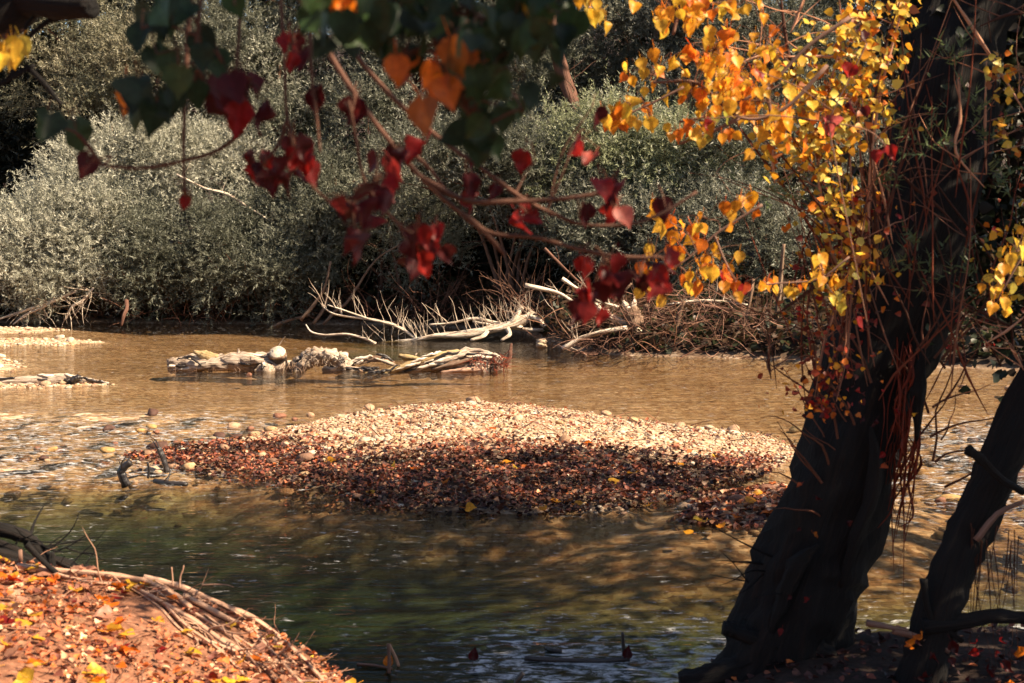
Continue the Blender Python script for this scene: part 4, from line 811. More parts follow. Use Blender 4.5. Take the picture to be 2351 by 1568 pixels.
# ------------------------------------------------------------------ near bank: roots, sticks
def px_limb(name, label, cat, pts, rads, m, Y=None, n=8, rough=.25, **kw):
    return limb_thing(name, [P(u, v, d[0] if d else Y) for u, v, *d in pts], rads, label, cat, m, n, rough, **kw)
def on_mound(L):                       # root lying on the mound surface under a picture path
    out_ = []
    for u, v in L:
        best = None
        for Y in np.arange(5.2, 8.2, .04):
            p = P(u, v, Y); d = p.z - float(ground_z(p.x, p.y, False))
            if best is None or abs(d) < abs(best[0]): best = (d, p)
            if d < 0: best = (d, p); break
        out_.append(best[1])
    return out_
roots = [([(40, 1314), (150, 1326), (240, 1334), (330, 1348), (400, 1380), (440, 1412)], .035, 'thick pink root along the crest of the near bank mound'),
         ([(330, 1340), (420, 1362), (500, 1398), (580, 1432), (640, 1475), (700, 1530), (745, 1580)], .032, 'outermost pink root curving down the edge of the mound to the water'),
         ([(420, 1380), (500, 1420), (570, 1460), (620, 1505), (670, 1560), (700, 1590)], .030, 'second pink root just inside the mound edge'),
         ([(300, 1356), (380, 1400), (450, 1440), (520, 1490), (600, 1520), (660, 1535)], .026, 'pink root slanting across the upper right of the mound'),
         ([(430, 1410), (480, 1440), (540, 1478), (600, 1540)], .020, 'thin pink root between the two edge roots'), ([(380, 1400), (430, 1450), (500, 1500), (560, 1560)], .018, 'thin pink root low on the right of the mound'),
         ([(470, 1480), (540, 1505), (590, 1530), (640, 1580)], .016, 'thinnest pink root near the mound foot'), ([(100, 1322), (200, 1345), (280, 1352), (340, 1362)], .018, 'thin pink root under the crest at the left')]
for k, (L, r0, lab) in enumerate(roots):
    pts = [p + Vector((0, 0, r0 * .5 + .016)) for p in on_mound(L)]
    limb_thing('root', pts, [r0 * .58 * (1 - .35 * i / len(pts)) for i in range(len(pts))], lab, 'root', M_ROOT, 8, .35, 'roots over the near bank', twigs=4, tl=(.15, .45), seed=200 + k, tdir=(.9, -.9, -.55), tr=.006)
for k in range(8):
    base_ = roots[[1, 2, 3, 4][k % 4]][0]; o_ = rf.normal() * 14
    L = [(u + o_ - 12 + rf.normal() * 13, v + abs(o_) * .6 + rf.normal() * 11) for u, v in base_]
    pts = [p + Vector((0, 0, .014)) for p in on_mound(L[rf.integers(0, 2):])]
    limb_thing('fine_root', pts, [.007] * (len(pts) - 1) + [.003], 'fine pink rootlet among the thicker roots on the mound edge', 'root', M_ROOT, 5, .3, 'fine rootlets over the near bank', seed=300 + k)
px_limb('grass_stem', 'left of two thin dry stems standing on the mound crest', 'stem', [(397, 1346), (396, 1325), (394, 1302)], [.004, .0035, .003], M_ROOT, 7.0, 4, 0)
px_limb('grass_stem', 'right of two thin dry stems, bent, on the mound crest', 'stem', [(412, 1350), (414, 1325), (420, 1308), (422, 1298)], [.005, .004, .004, .003], M_ROOT, 7.0, 4, 0)
dk = [([(-40, 1205), (40, 1225), (80, 1250), (115, 1285), (160, 1300), (205, 1325)], .05), ([(-40, 1235), (30, 1262), (80, 1290), (140, 1310), (195, 1335)], .035), ([(-40, 1262), (40, 1285), (110, 1305), (170, 1330)], .035), ([(115, 1320), (117, 1290), (116, 1268)], .03), ([(-30, 1285), (60, 1300), (140, 1325)], .03), ([(48, 1290), (46, 1262)], .012), ([(130, 1290), (165, 1305), (200, 1300), (192, 1312)], .012), ([(60, 1250), (110, 1300), (150, 1330)], .02)]
dl = ['thickest dark root arching into the water behind the mound', 'dark root below the thickest arching root', 'dark root lowest in the tangle behind the mound', 'short upright dark stub in the root tangle', 'dark root half hidden by the mound crest', 'pale broken twig in the root tangle', 'small forked dark twig over the water by the root tangle', 'thin dark root crossing the tangle']
for k, (L, r0) in enumerate(dk):
    px_limb('dark_root', dl[k], 'root', L, [r0 * (1 - .5 * i / len(L)) for i in range(len(L))], M_DARKBARK if k != 5 else M_TWIG, 7.95 - .06 * k, 7, .35, group='root tangle behind the mound', twigs=9 if k < 3 else 0, tl=(.12, .35), seed=230 + k, tdir=(.5, -.2, -.4), tr=.008)
W = M_WETWOOD
water_sticks = [('dark hooked stick rising from the calm pool at left', [(292, 1116), (282, 1095), (280, 1078), (300, 1060)], .05, W, True), ('thin upright stem in the calm pool beside the hooked stick', [(340, 1098), (342, 1080), (339, 1060)], .014, W, True),
    ('dark crooked snag on the left shore of the bar', [(385, 1085), (378, 1062), (370, 1040), (365, 1028)], .04, W, True), ('dark floating twig in front of the bar shore', [(355, 1104), (390, 1110), (430, 1112)], .03, W, False),
    ('broken standing stick with a bright split near the bottom edge', [(893, 1545), (894, 1515), (892, 1478)], .014, M_TWIG, True), ('thin light stick leaning on the broken standing stick', [(916, 1530), (906, 1505), (894, 1480)], .010, M_ROOT, True),
    ('long dark stick floating near the bottom edge', [(1205, 1512), (1300, 1516), (1380, 1517), (1445, 1514)], .022, W, False), ('short dark stick above the long floating stick', [(1255, 1488), (1270, 1494), (1290, 1496)], .02, W, False),
    ('upright dark twig at the right end of the long floating stick', [(1433, 1505), (1431, 1480), (1429, 1452)], .014, W, True), ('dark stick cut by the bottom edge', [(1180, 1580), (1190, 1560), (1202, 1545)], .02, W, True), ('thin stick lying at the bottom left shallows', [(820, 1525), (860, 1528), (900, 1535)], .010, M_TWIG, False)]
for k, (lab, L, r0, m_, up) in enumerate(water_sticks):
    g0 = G(*L[0], 0.0); Yk = g0.y
    pts = [P(u, v, Yk) for u, v in L] if up else [G(u, v, .01) for u, v in L]
    limb_thing('stick', pts, [r0 * (1 - .25 * i / len(L)) for i in range(len(L))], lab, 'stick', m_, 7, .3, twigs=2 if k in (0, 2, 3) else 0, tl=(.15, .3), seed=260 + k)
for u, v, c_, lab in ((893, 1525, ORA, 'orange leaf caught on the broken standing stick'), (1088, 1512, DKRED, 'dark red leaf floating near the bottom edge'), (1440, 1508, DKRED, 'dark red leaf at the foot of the upright dark twig')):
    p = G(u, v, 0.03); tag(leaf(rf, (p.x, p.y, .06), .09, c_, (.2, .2, 1), (0, -1, .3), None, True, 'fallen_leaf'), lab, 'leaf')

# ------------------------------------------------------------------ the big dark tree on the right
rt = np.random.default_rng(808)
YT = 9.1
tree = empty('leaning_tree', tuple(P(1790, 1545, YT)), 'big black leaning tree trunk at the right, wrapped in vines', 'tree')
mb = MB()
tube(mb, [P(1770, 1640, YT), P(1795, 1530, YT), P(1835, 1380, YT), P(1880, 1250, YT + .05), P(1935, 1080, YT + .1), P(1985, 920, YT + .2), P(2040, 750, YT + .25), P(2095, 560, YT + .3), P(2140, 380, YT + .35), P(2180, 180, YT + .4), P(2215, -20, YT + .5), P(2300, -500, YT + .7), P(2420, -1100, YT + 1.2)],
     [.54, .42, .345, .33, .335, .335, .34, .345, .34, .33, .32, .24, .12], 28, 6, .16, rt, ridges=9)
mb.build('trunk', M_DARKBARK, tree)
for L, r0 in ([[(1800, 1500), (1720, 1535), (1640, 1555), (1560, 1565)], .12], [[(1780, 1480), (1730, 1462), (1690, 1450), (1660, 1442)], .07], [[(1850, 1500), (1900, 1545), (1950, 1590)], .13], [[(1760, 1540), (1680, 1580), (1600, 1600)], .12]):
    mb = MB(); tube(mb, [P(u, v, YT - .25) for u, v in L], [r0 * (1 - .5 * i / len(L)) for i in range(len(L))], 10, 5, .4, rt); mb.build('root', M_DARKBARK, tree)
for L in ([(1880, 1250), (1830, 1300), (1790, 1400), (1760, 1480)], [(2105, 1020), (2110, 900), (2120, 800)], [(2000, 980), (2010, 1100), (1960, 1250), (1930, 1350)]):
    mb = MB(); tube(mb, [P(u, v, YT - .3) for u, v in L], [.01, .06, .05, .008][:len(L)] if len(L) == 4 else [.01, .05, .008], 8, 5, .4, rt); mb.build('bark_ridge', M_DARKBARK, tree)
# shreds of hanging reddish bark and vine on the right side of the trunk
for i in range(46):
    u0 = rt.uniform(2050, 2108); v0 = rt.uniform(760, 1080); L = [(u0, v0), (u0 + 2 + rt.normal() * 12, v0 + 70), (u0 - 12 + rt.normal() * 12, v0 + 150), (u0 - 28 + rt.normal() * 14, v0 + rt.uniform(180, 330))]
    mb = MB(); tube(mb, [P(u, v, YT - .15 + rt.normal() * .1) for u, v in L], [.003, .008, .006, .0015], 5, 4, .6, rt, flat=.5, col=(1.5, .55, .4)); mb.build('hanging_bark', M_REDBARK, tree)
for i in range(34):                      # dark thin vines about the trunk foot and edges
    u0, v0 = (rt.uniform(1850, 2000), rt.uniform(800, 1250)) if i < 18 else (rt.uniform(2080, 2160), rt.uniform(780, 1120))
    mb = MB(); wild_twig(mb, rt, P(u0 + 20, v0, YT - .2), unit(np.array([-.6 if i < 18 else .5, -.1, .8]) + rt.normal(size=3) * .25), rt.uniform(.3, .9), .009, 4, .18, (.8, .55, .45), 5); mb.build('twig', M_TWIG, tree)
for i in range(12):
    u0, v0 = rt.uniform(1690, 1790), rt.uniform(1280, 1450)
    mb = MB(); wild_twig(mb, rt, P(u0 + 60, v0, YT - .1), unit(np.array([-.9, -.1, .25]) + rt.normal(size=3) * .3), rt.uniform(.25, .55), .008, 4, .2, (.3, .25, .25), 4); mb.build('twig', M_DARKBARK, tree)
for i in range(46):                      # stray red and orange leaves on the trunk
    if i < 30: u, v = rt.uniform(1840, 1930), rt.uniform(820, 960)
    else: v = rt.uniform(900, 1500); u = 1990 - (v - 900) * .33 + rt.normal() * 60
    leaf(rt, P(u, v, YT - .42), rt.uniform(.03, .06), [RED, ORA, DKRED, (.55, .10, .03)][rt.integers(4)], (rt.normal(), -.2, -1), (rt.normal(), -1, .4), tree, True)

# second, thinner trunk
t2 = empty('thin_trunk', tuple(P(2130, 1530, 8.2)), 'thinner dark trunk leaning right at the picture edge', 'tree')
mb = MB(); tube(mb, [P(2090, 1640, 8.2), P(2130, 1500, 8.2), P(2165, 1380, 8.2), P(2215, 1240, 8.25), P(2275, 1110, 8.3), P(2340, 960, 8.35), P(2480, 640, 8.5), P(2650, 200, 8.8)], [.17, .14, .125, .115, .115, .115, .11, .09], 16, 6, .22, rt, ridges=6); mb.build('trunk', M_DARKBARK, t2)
for L, r0 in ([[(2120, 1440), (2200, 1430), (2280, 1415), (2360, 1420)], .05], [[(2220, 1030), (2260, 1060), (2300, 1100), (2351, 1130)], .03], [[(2090, 1480), (2150, 1445), (2210, 1470)], .025], [[(2240, 1240), (2290, 1180), (2351, 1150)], .02], [[(2120, 1330), (2125, 1380), (2140, 1430)], .025], [[(1990, 1430), (2040, 1440), (2085, 1448)], .02], [[(2050, 1450), (2100, 1460), (2140, 1480), (2180, 1495)], .02]):
    mb = MB(); tube(mb, [P(u, v, 8.1) for u, v in L], [r0 * (1 - .4 * i / len(L)) for i in range(len(L))], 8, 5, .35, rt); mb.build('branch', M_DARKBARK if r0 > .022 else M_TWIG, t2)
for i in range(22):
    u = rt.uniform(2215, 2351); mb = MB(); wild_twig(mb, rt, P(u, rt.uniform(1200, 1300), 8.15), unit(np.array([rt.normal() * .06, 0, -1])), rt.uniform(.4, .8), .004, 3, .05, (.5, .35, .3), 4); mb.build('hanging_stem', M_TWIG, t2)
for i in range(18):
    u, v = rt.uniform(2080, 2351), rt.uniform(1450, 1570); leaf(rt, P(u, v, 7.9 + rt.normal() * .1), rt.uniform(.04, .085), [RED, ORA, DKRED, DKRED][rt.integers(4)], (rt.normal(), rt.normal(), -.4), (rt.normal() * .6, -1, .6), t2, True)

# ------------------------------------------------------------------ unseen leafy trees placed outside the frame on the right to cast shade
def broadleaf(name, x, y, lobes, n, per, label, cols, w, size=.11, stem=.2, cat='tree', seed=0, sig=.35, trunk=True):
    r = np.random.default_rng(seed + 900); z0 = float(ground_z(x, y)); root = empty(name, (x, y, z0), label, cat)
    c, d, t = lobe_pts(r, lobes, n, per, sig, (.35, 1.0), .2)
    V, q = leaf_cards(r, c, size * (.7 + .6 * r.random(len(c))), .8, .12, up=d * .6)
    f = quads_mesh('crown', V, M_LEAFV, root, q, np.repeat(pick(r, len(c), cols, w, .3), 6, 0)); tag(f, kind='stuff')
    if trunk:
        mb = MB(); top = np.array(lobes[0][:3]); b = np.array([x, y, z0 - .2])
        tube(mb, [b, (b + top) / 2 + r.normal(size=3) * .2, top], [stem, stem * .7, stem * .3], 12, 6, .2, r, ridges=7)
        for l in lobes:
            e = np.array(l[:3]); s = b + (top - b) * (.45 + .4 * r.random()); tube(mb, [s, (s + e) / 2 + np.array([0, 0, .3]), e], [stem * .45, stem * .3, .02], 7, 4, .2, r)
        mb.build('trunk', M_DARKBARK, root)
    return root
AUT = [(.10, .12, .035), (.20, .16, .04), (.45, .26, .05), (.05, .07, .025)]
broadleaf('unseen_shade_tree', 10.0, 11.6, [(9.8, 11.4, 8.5, 3.2, 2.6, 2.4), (8.0, 12.4, 7.2, 2.0, 2.0, 1.8), (11.5, 10.8, 10.5, 2.6, 2.4, 2.0), (9.0, 10.6, 10.8, 2.2, 2.0, 1.8)], 170, 24, 'leafy autumn tree on the right bank outside the picture, shading the gravel bar', AUT, [4, 3, 2, 3], .17, seed=1)
broadleaf('unseen_shade_tree', 7.2, 7.4, [(6.6, 7.6, 5.2, 1.9, 1.1, 1.6), (5.6, 8.0, 3.2, 1.3, 1.0, 1.3), (7.2, 7.6, 7.2, 1.8, 1.2, 1.4)], 170, 26, 'unseen dense dark tree added outside the right edge to shade the big trunk', AUT, [4, 2, 1, 5], .14, seed=2)
broadleaf('unseen_shade_tree', 4.6, 0.2, [(3.4, 1.5, 7.6, 1.2, 1.1, .8), (2.5, 2.1, 6.8, .9, .8, .6), (4.2, 1.2, 8.4, 1.2, 1.2, .9), (3.2, 0.9, 8.8, 1.2, 1.0, .8)], 130, 22, 'unseen leafy tree added right of the viewpoint to shade the hanging branches', AUT, [4, 2, 1, 4], .13, seed=4)

# ivy blackened to fill the shade, small golden vine leaves round the upper trunk
ivy = [lobe(2170, 120, 9.9, 110, 190, .5), lobe(2250, 330, 10.1, 130, 170, .5), lobe(2120, 430, 9.9, 95, 150, .45), lobe(2230, 560, 10.1, 120, 130, .5), lobe(2320, 700, 10.3, 90, 90, .4), lobe(2330, 100, 10.2, 100, 150, .5)]
r0_ = broadleaf('ivy', 3.3, 10.1, ivy, 260, 20, 'mass of ivy blackened for shade round the upper part of the big trunk', [(.016, .022, .012), (.03, .036, .018), (.022, .016, .012)], [4, 3, 3], .085, trunk=False, cat='ivy', seed=3, sig=.13)
mb = MB()
for i in range(30): wild_twig(mb, rt, P(rt.uniform(2060, 2350), rt.uniform(250, 850), 9.6), unit(np.array([rt.normal() * .5, -.2, .9])), rt.uniform(.5, 1.4), .01, 4, .16, (.5, .35, .3), 5)
mb.build('stems', M_TWIG, r0_)
vine = empty('golden_vine', tuple(P(1960, 760, 8.4)), 'small leaved golden vine climbing the left side of the big trunk', 'vine')
regions = [(1880, 250, 110, 160, 420), (1990, 180, 70, 120, 260), (1830, 330, 80, 70, 120), (1920, 480, 60, 130, 190), (1970, 600, 50, 80, 90), (1900, 640, 30, 50, 50), (2300, 170, 40, 50, 34), (2300, 300, 30, 50, 22), (2315, 580, 40, 70, 50), (2070, 30, 40, 60, 70), (1960, 60, 60, 50, 90)]
vp, vn, vc = [], [], []
for u, v, ru, rv, n in regions:
    for i in range(n):
        p = P(u + rt.normal() * ru * .55, v + rt.normal() * rv * .55, 8.3 + rt.normal() * .22); vp.append(p); vc.append([YEL, LIME, GOLD, ORA, (.35, .10, .02)][rt.choice(5, p=[.34, .22, .24, .12, .08])])
vp = np.array([tuple(p) for p in vp]); V, q = leaf_cards(rt, vp, .035 + .035 * rt.random(len(vp)), .7, .15, up=np.array([.5, -.8, .4]))
tag(quads_mesh('small_leaves', V, M_LEAFV, vine, q, np.repeat(np.array(vc) * (.7 + .4 * rt.random((len(vc), 1))), 6, 0)), kind='stuff')
vs = [[(1985, 720), (2010, 520), (2000, 300), (2030, 120), (2080, -40)], [(1960, 700), (1905, 560), (1880, 400), (1890, 250), (1930, 100), (1925, -30)], [(2000, 640), (1995, 450), (2015, 250), (2060, 60), (2090, -40)], [(2010, 720), (1970, 640), (1935, 540), (1900, 450)], [(2040, 700), (1990, 600), (1960, 480), (1950, 330)], [(2050, 560), (2030, 460), (2010, 380)],
      [(1790, -30), (1800, 60), (1815, 150), (1840, 220), (1850, 300)], [(1850, -20), (1830, 40), (1815, 75)], [(2170, -30), (2230, 60), (2300, 170), (2360, 270)], [(2250, 60), (2310, 35), (2360, 30)], [(2200, 180), (2205, 270), (2195, 350), (2260, 430)], [(2265, 140), (2262, 280), (2265, 400)], [(2060, 390), (2100, 430), (2160, 480), (2230, 560)], [(1700, 145), (1740, 130), (1800, 118)], [(1780, 130), (1870, 130), (1980, 128)],
      [(1760, 740), (1840, 680), (1900, 640), (1960, 600)], [(1880, 840), (1900, 760), (1930, 690)], [(1780, 300), (1775, 370), (1778, 420)], [(1770, 870), (1765, 830), (1763, 800)], [(2260, 790), (2310, 760), (2360, 720)], [(2351, 850), (2335, 820), (2320, 800)], [(2190, 690), (2260, 720), (2340, 760)]]
for k, L in enumerate(vs):
    mb = MB(); C, Rr = tube(mb, [P(u, v, 8.2 + .25 * ((k * .618) % 1)) for u, v in L], [.003] + [.011 * (1 - .1 * i) for i in range(1, len(L) - 1)] + [.003], 6, 5, .35, rt, col=(1.25, 1.1, 1.0) if k % 3 else (.35, .25, .22))
    for j in range(5): i_ = rt.integers(len(C)); wild_twig(mb, rt, C[i_], unit(np.array([rt.normal(), rt.normal() * .4, .4])), rt.uniform(.2, .6), .005, 3, .2, (1, .8, .7), 4)
    mb.build('vine_stem', M_ROOT if k % 3 else M_TWIG, vine)
for i in range(95):                      # thin upright reddish shoots crowding the left side of the trunk
    v0 = rt.uniform(420, 960); u0 = 2020 - (v0 - 420) * .22 + rt.normal() * 55 if i < 70 else 2170 + rt.normal() * 60
    mb = MB(); wild_twig(mb, rt, P(u0, v0, 8.35 + rt.normal() * .15), unit(np.array([rt.normal() * .28 - .06, 0, 1.0])), rt.uniform(.5, 1.5), rt.uniform(.005, .010), 4, .12, [(1.3, 1.05, .9), (1.0, .45, .3), (.6, .3, .22), (.4, .3, .26)][rt.integers(4)], 5, True); mb.build('shoot', M_TWIG, vine)
vp = np.array([tuple(P(1960 - (v - 500) * .15 + rt.normal() * 60, v, 8.3 + rt.normal() * .15)) for v in rt.uniform(430, 960, 420)]); V, q = leaf_cards(rt, vp, .02 + .035 * rt.random(len(vp)), .8, .2, up=np.array([.5, -.8, .4]))
tag(quads_mesh('red_leaves', V, M_LEAFV, vine, q, np.repeat(pick(rt, len(vp), [ORA, RED, GOLD, (.30, .05, .02), (.12, .02, .012)], [3, 3, 2, 4, 4]), 6, 0)), kind='stuff')
vp = np.array([tuple(P(2200 + rt.normal() * 80, v, 9.3 + rt.normal() * .15)) for v in rt.uniform(150, 800, 260)]); V, q = leaf_cards(rt, vp, .02 + .04 * rt.random(len(vp)), .8, .2, up=np.array([.5, -.8, .4]))
tag(quads_mesh('red_leaves', V, M_LEAFV, vine, q, np.repeat(pick(rt, len(vp), [RED, (.30, .05, .02), (.12, .02, .012), (.05, .07, .03)], [1, 2, 4, 4]), 6, 0)), kind='stuff')
sp_ = empty('green_shoots', tuple(P(2200, 640, 8.3)), 'narrow leaved green shoots sprouting from the upper big trunk', 'shoots')
for u, v, s_ in ((2140, 330, 45), (2200, 140, 30), (2060, 600, 50), (2150, 610, 55), (2200, 640, 45), (2130, 360, 45), (2290, 330, 35), (2240, 250, 25), (2300, 440, 30), (1990, 420, 35), (1740, 430, 55), (1800, 420, 45)):
    b = np.array([np.array(P(u + rt.normal() * s_ * .5, v + rt.normal() * s_ * .35, 8.3)) for _ in range(5)]); d = unit(np.array([0, -.2, .5]) + rt.normal(size=(5, 3)) * .6)
    V = sprigs(rt, b, d, .22, 10, .07, .014); tag(quads_mesh('leafy_shoot', V, M_LEAFV, sp_, np.arange(len(V)).reshape(-1, 3), np.tile(np.array([.09, .12, .05]), (len(V), 1)) * (1.2 if u > 1900 else 1.6)), kind='stuff')

# ------------------------------------------------------------------ yellow poplar branches
rb = np.random.default_rng(1234)
def poplar(name, label, stems, clusters, Y, m=M_TWIG, r0=.010, crumple=.1, size=(.05, .08), tip=(0, 0, -1), spread=.5, cat='branch', group='poplar branches', face=(0.2, -1, .25)):
    root = empty(name, tuple(P(*stems[0][0][:2], Y)), label, cat, group)
    for L in stems:
        mb = MB(); tube(mb, [P(u, v, Y + (d[0] if d else 0)) for u, v, *d in L], [r0 * (1 - .5 * i / len(L)) for i in range(len(L))], 6, 5, .3, rb, col=(.6, .5, .45) if Y < 5 else (1, 1, 1)); mb.build('stem', m, root)
    samp = np.concatenate([catmull([P(u, v, Y + (d[0] if d else 0)) for u, v, *d in L], [1] * len(L), 5)[0] for L in stems])
    for u, v, ru, rv, n, cols in clusters:
        cen = np.array(P(u, v - rv * .3, Y)); s0 = samp[np.argmin(((samp - cen) ** 2).sum(1))]; tw = MB()
        tube(tw, [s0, (s0 + cen) / 2 + np.array([rb.normal() * .02, rb.normal() * .02, .02]), cen], [.0032, .0028, .002], 5, 4, 0, rb, False, (.6, .5, .45) if Y < 5 else (1.1, 1, .9))
        for i in range(n):
            p = P(u + rb.normal() * ru * .68, v + rb.normal() * rv * .68, Y + rb.normal() * .14); yd = Vector(tip) + Vector(tuple(rb.normal(size=3) * spread * .7)); nm = Vector(face) + Vector(tuple(rb.normal(size=3) * .55))
            sz = rb.uniform(*size); leaf(rb, p, sz, cols[rb.integers(len(cols))], yd, nm, root, rb.random() < crumple)
            e_ = np.array(p - yd.normalized() * sz * .9); tube(tw, [cen, (cen + e_) / 2 + np.array([0, 0, .015]), e_], [.0018, .0015, .001], 3, 3, 0, rb, False, (.7, .55, .45))
        tw.build('twig', m, root)
    return root
Yc = [YEL, GOLD, GOLD, ORA, YEL]
poplar('poplar_branch', 'yellow poplar branch reaching left below the top edge', [[(1900, 150), (1800, 250), (1700, 330 - 60), (1600, 190), (1500, 190)], [(1700, 270), (1640, 300), (1560, 330)]],
       [(1500, 185, 60, 35, 12, Yc), (1590, 220, 50, 70, 20, Yc), (1660, 200, 60, 70, 30, Yc), (1640, 130, 50, 45, 14, Yc), (1620, 290, 50, 40, 16, Yc + [(.30, .28, .05)])], 6.6)
poplar('poplar_branch', 'dense orange yellow poplar branch left of the golden vine', [[(1950, 40), (1850, 110), (1760, 200), (1640, 260), (1560, 280)], [(1760, 200), (1770, 260), (1790, 300)]],
       [(1700, 180, 80, 70, 36, Yc), (1740, 250, 70, 60, 30, Yc + [ORA]), (1800, 280, 40, 50, 12, Yc), (1760, 110, 60, 60, 18, Yc)], 6.9)
poplar('poplar_branch', 'low hanging poplar sprig with a tapering orange tip left of centre right', [[(1570, 200), (1500, 235), (1440, 262), (1390, 285)]], [(1400, 282, 28, 25, 7, Yc), (1445, 275, 30, 25, 8, Yc), (1490, 280, 25, 25, 6, Yc), (1440, 240, 20, 12, 2, Yc)], 6.5, r0=.006)
poplar('poplar_branch', 'yellow poplar leaves hanging from the top edge at the right', [[(1580, -60), (1560, 20), (1545, 80)], [(1600, -50), (1620, 20)]], [(1540, 40, 45, 60, 20, Yc), (1600, 20, 50, 40, 12, Yc), (1590, 60, 20, 30, 6, Yc), (1700, 20, 50, 30, 8, Yc)], 6.4)
poplar('poplar_branch', 'small bright yellow poplar tuft at the top edge', [[(1340, -60), (1360, 10)]], [(1360, 18, 32, 28, 9, [YEL, YEL, LIME]), (1330, 5, 20, 15, 4, Yc)], 6.3, r0=.006)
poplar('poplar_branch', 'poplar sprig with yellow hearts in front of the brush pile willow', [[(1750, 470), (1700, 500), (1640, 540), (1570, 600), (1500, 640)], [(1640, 540), (1660, 590), (1690, 650)]], [(1540, 520, 30, 30, 7, Yc), (1625, 515, 40, 35, 9, Yc), (1700, 480, 35, 20, 8, Yc), (1625, 600, 45, 45, 16, Yc), (1500, 600, 45, 40, 10, Yc), (1500, 670, 30, 15, 4, Yc), (1560, 570, 30, 30, 6, Yc), (1690, 650, 30, 25, 8, [ORA, RED, GOLD, (.45, .08, .02)]), (1590, 660, 25, 20, 4, Yc)], 6.6, r0=.007)
poplar('poplar_branch', 'short poplar sprig with yellow leaves left of the big trunk', [[(1950, 590), (1880, 640), (1790, 650), (1745, 655)]], [(1760, 655, 25, 18, 6, Yc), (1890, 650, 35, 35, 12, [YEL, YEL, GOLD]), (1920, 690, 15, 20, 5, [YEL, LIME]), (1830, 660, 25, 15, 5, Yc)], 7.4, r0=.006)
poplar('poplar_branch', 'yellow poplar leaves at the right picture edge', [[(2400, 520), (2340, 600), (2290, 690)]], [(2300, 650, 30, 40, 14, [YEL, YEL, LIME, GOLD]), (2335, 590, 30, 40, 10, [YEL, LIME, GOLD]), (2300, 710, 12, 15, 3, [YEL])], 7.2, r0=.006)
poplar('poplar_branch', 'yellow leaf cluster at the left picture edge', [[(-60, 80), (-10, 110), (30, 100), (50, 90)]], [(30, 105, 28, 26, 6, [YEL, YEL, LIME]), (5, 120, 12, 20, 4, [YEL, ORA])], 4.2, r0=.006, size=(.06, .075))

# ------------------------------------------------------------------ blurred hanging twigs with red and green leaves close to the camera
Rc = [RED, DKRED, DKRED, (.24, .018, .016)]; Gc = [GRN, DKGRN, DKGRN]
def near_branch(label, stems, clusters, Y, **kw):
    kw.setdefault('size', (.065, .09)); return poplar('hanging_branch', label, stems, clusters, Y, r0=kw.pop('r0', .005), group='branches hanging in front of the camera', **kw)
near_branch('longest blurred branch sweeping from top left down to the right', [[(640, -120), (700, 20), (760, 130), (830, 240), (900, 330), (970, 410), (1060, 490), (1130, 535), (1230, 545), (1330, 572), (1430, 590), (1560, 590)], [(1060, 490), (1110, 530), (1160, 585)], [(970, 410), (1070, 460), (1180, 462), (1300, 455), (1400, 440)]],
            [(910, 380, 25, 35, 3, Rc), (1070, 445, 45, 25, 4, Rc), (1400, 440, 40, 30, 5, Rc), (1410, 490, 25, 20, 2, [RED, (.6, .18, .12)]), (1210, 495, 25, 20, 3, Rc), (1400, 620, 45, 45, 7, Rc), (1360, 690, 35, 35, 6, Rc), (1470, 640, 30, 20, 3, Rc), (1530, 610, 30, 30, 5, Rc), (1330, 505, 12, 12, 1, Rc), (1420, 650, 20, 30, 3, Rc)], 3.6, crumple=.75, r0=.0085, size=(.05, .072))
near_branch('second blurred branch parallel above the longest one', [[(740, -100), (800, 90), (880, 200), (1000, 310), (1110, 390), (1200, 455), (1270, 490), (1340, 515), (1440, 515), (1520, 490), (1600, 440)], [(930, 340), (980, 380), (1020, 430)]],
            [(1320, 330, 22, 22, 2, [(.5, .10, .07), RED]), (1230, 378, 14, 20, 1, [RED]), (1360, 250, 14, 14, 1, [DKRED]), (960, 350, 10, 12, 1, [RED]), (1090, 380, 20, 15, 1, [DKRED]), (1530, 490, 20, 15, 1, [DKRED])], 3.7, crumple=.6, r0=.007, size=(.055, .075))
near_branch('red leaved twig cluster hanging left of centre', [[(640, -80), (652, 120), (660, 270), (690, 370), (720, 430), (780, 480)], [(660, 270), (640, 330), (600, 380)], [(710, 30), (715, 160), (728, 280), (735, 350)]],
            [(610, 385, 45, 25, 6, Rc), (680, 370, 40, 30, 7, Rc), (650, 410, 35, 20, 4, Rc), (670, 120, 40, 40, 5, [RED, DKRED]), (715, 225, 18, 22, 2, [DKRED])], 3.4, crumple=.7, size=(.05, .07))
near_branch('red leaves in the dark below the centre of the canopy', [[(800, 230), (820, 330), (840, 420), (900, 500), (980, 560)], [(840, 420), (810, 470), (820, 540)]],
            [(880, 420, 40, 30, 4, Rc), (860, 440, 40, 50, 4, [DKRED]), (810, 480, 30, 30, 4, [DKRED]), (960, 560, 45, 35, 8, Rc), (1000, 540, 25, 15, 2, [RED]), (970, 610, 25, 20, 3, Rc), (830, 550, 25, 30, 2, [DKRED]), (810, 260, 18, 20, 2, [RED, DKRED])], 3.3, crumple=.7, size=(.05, .07))
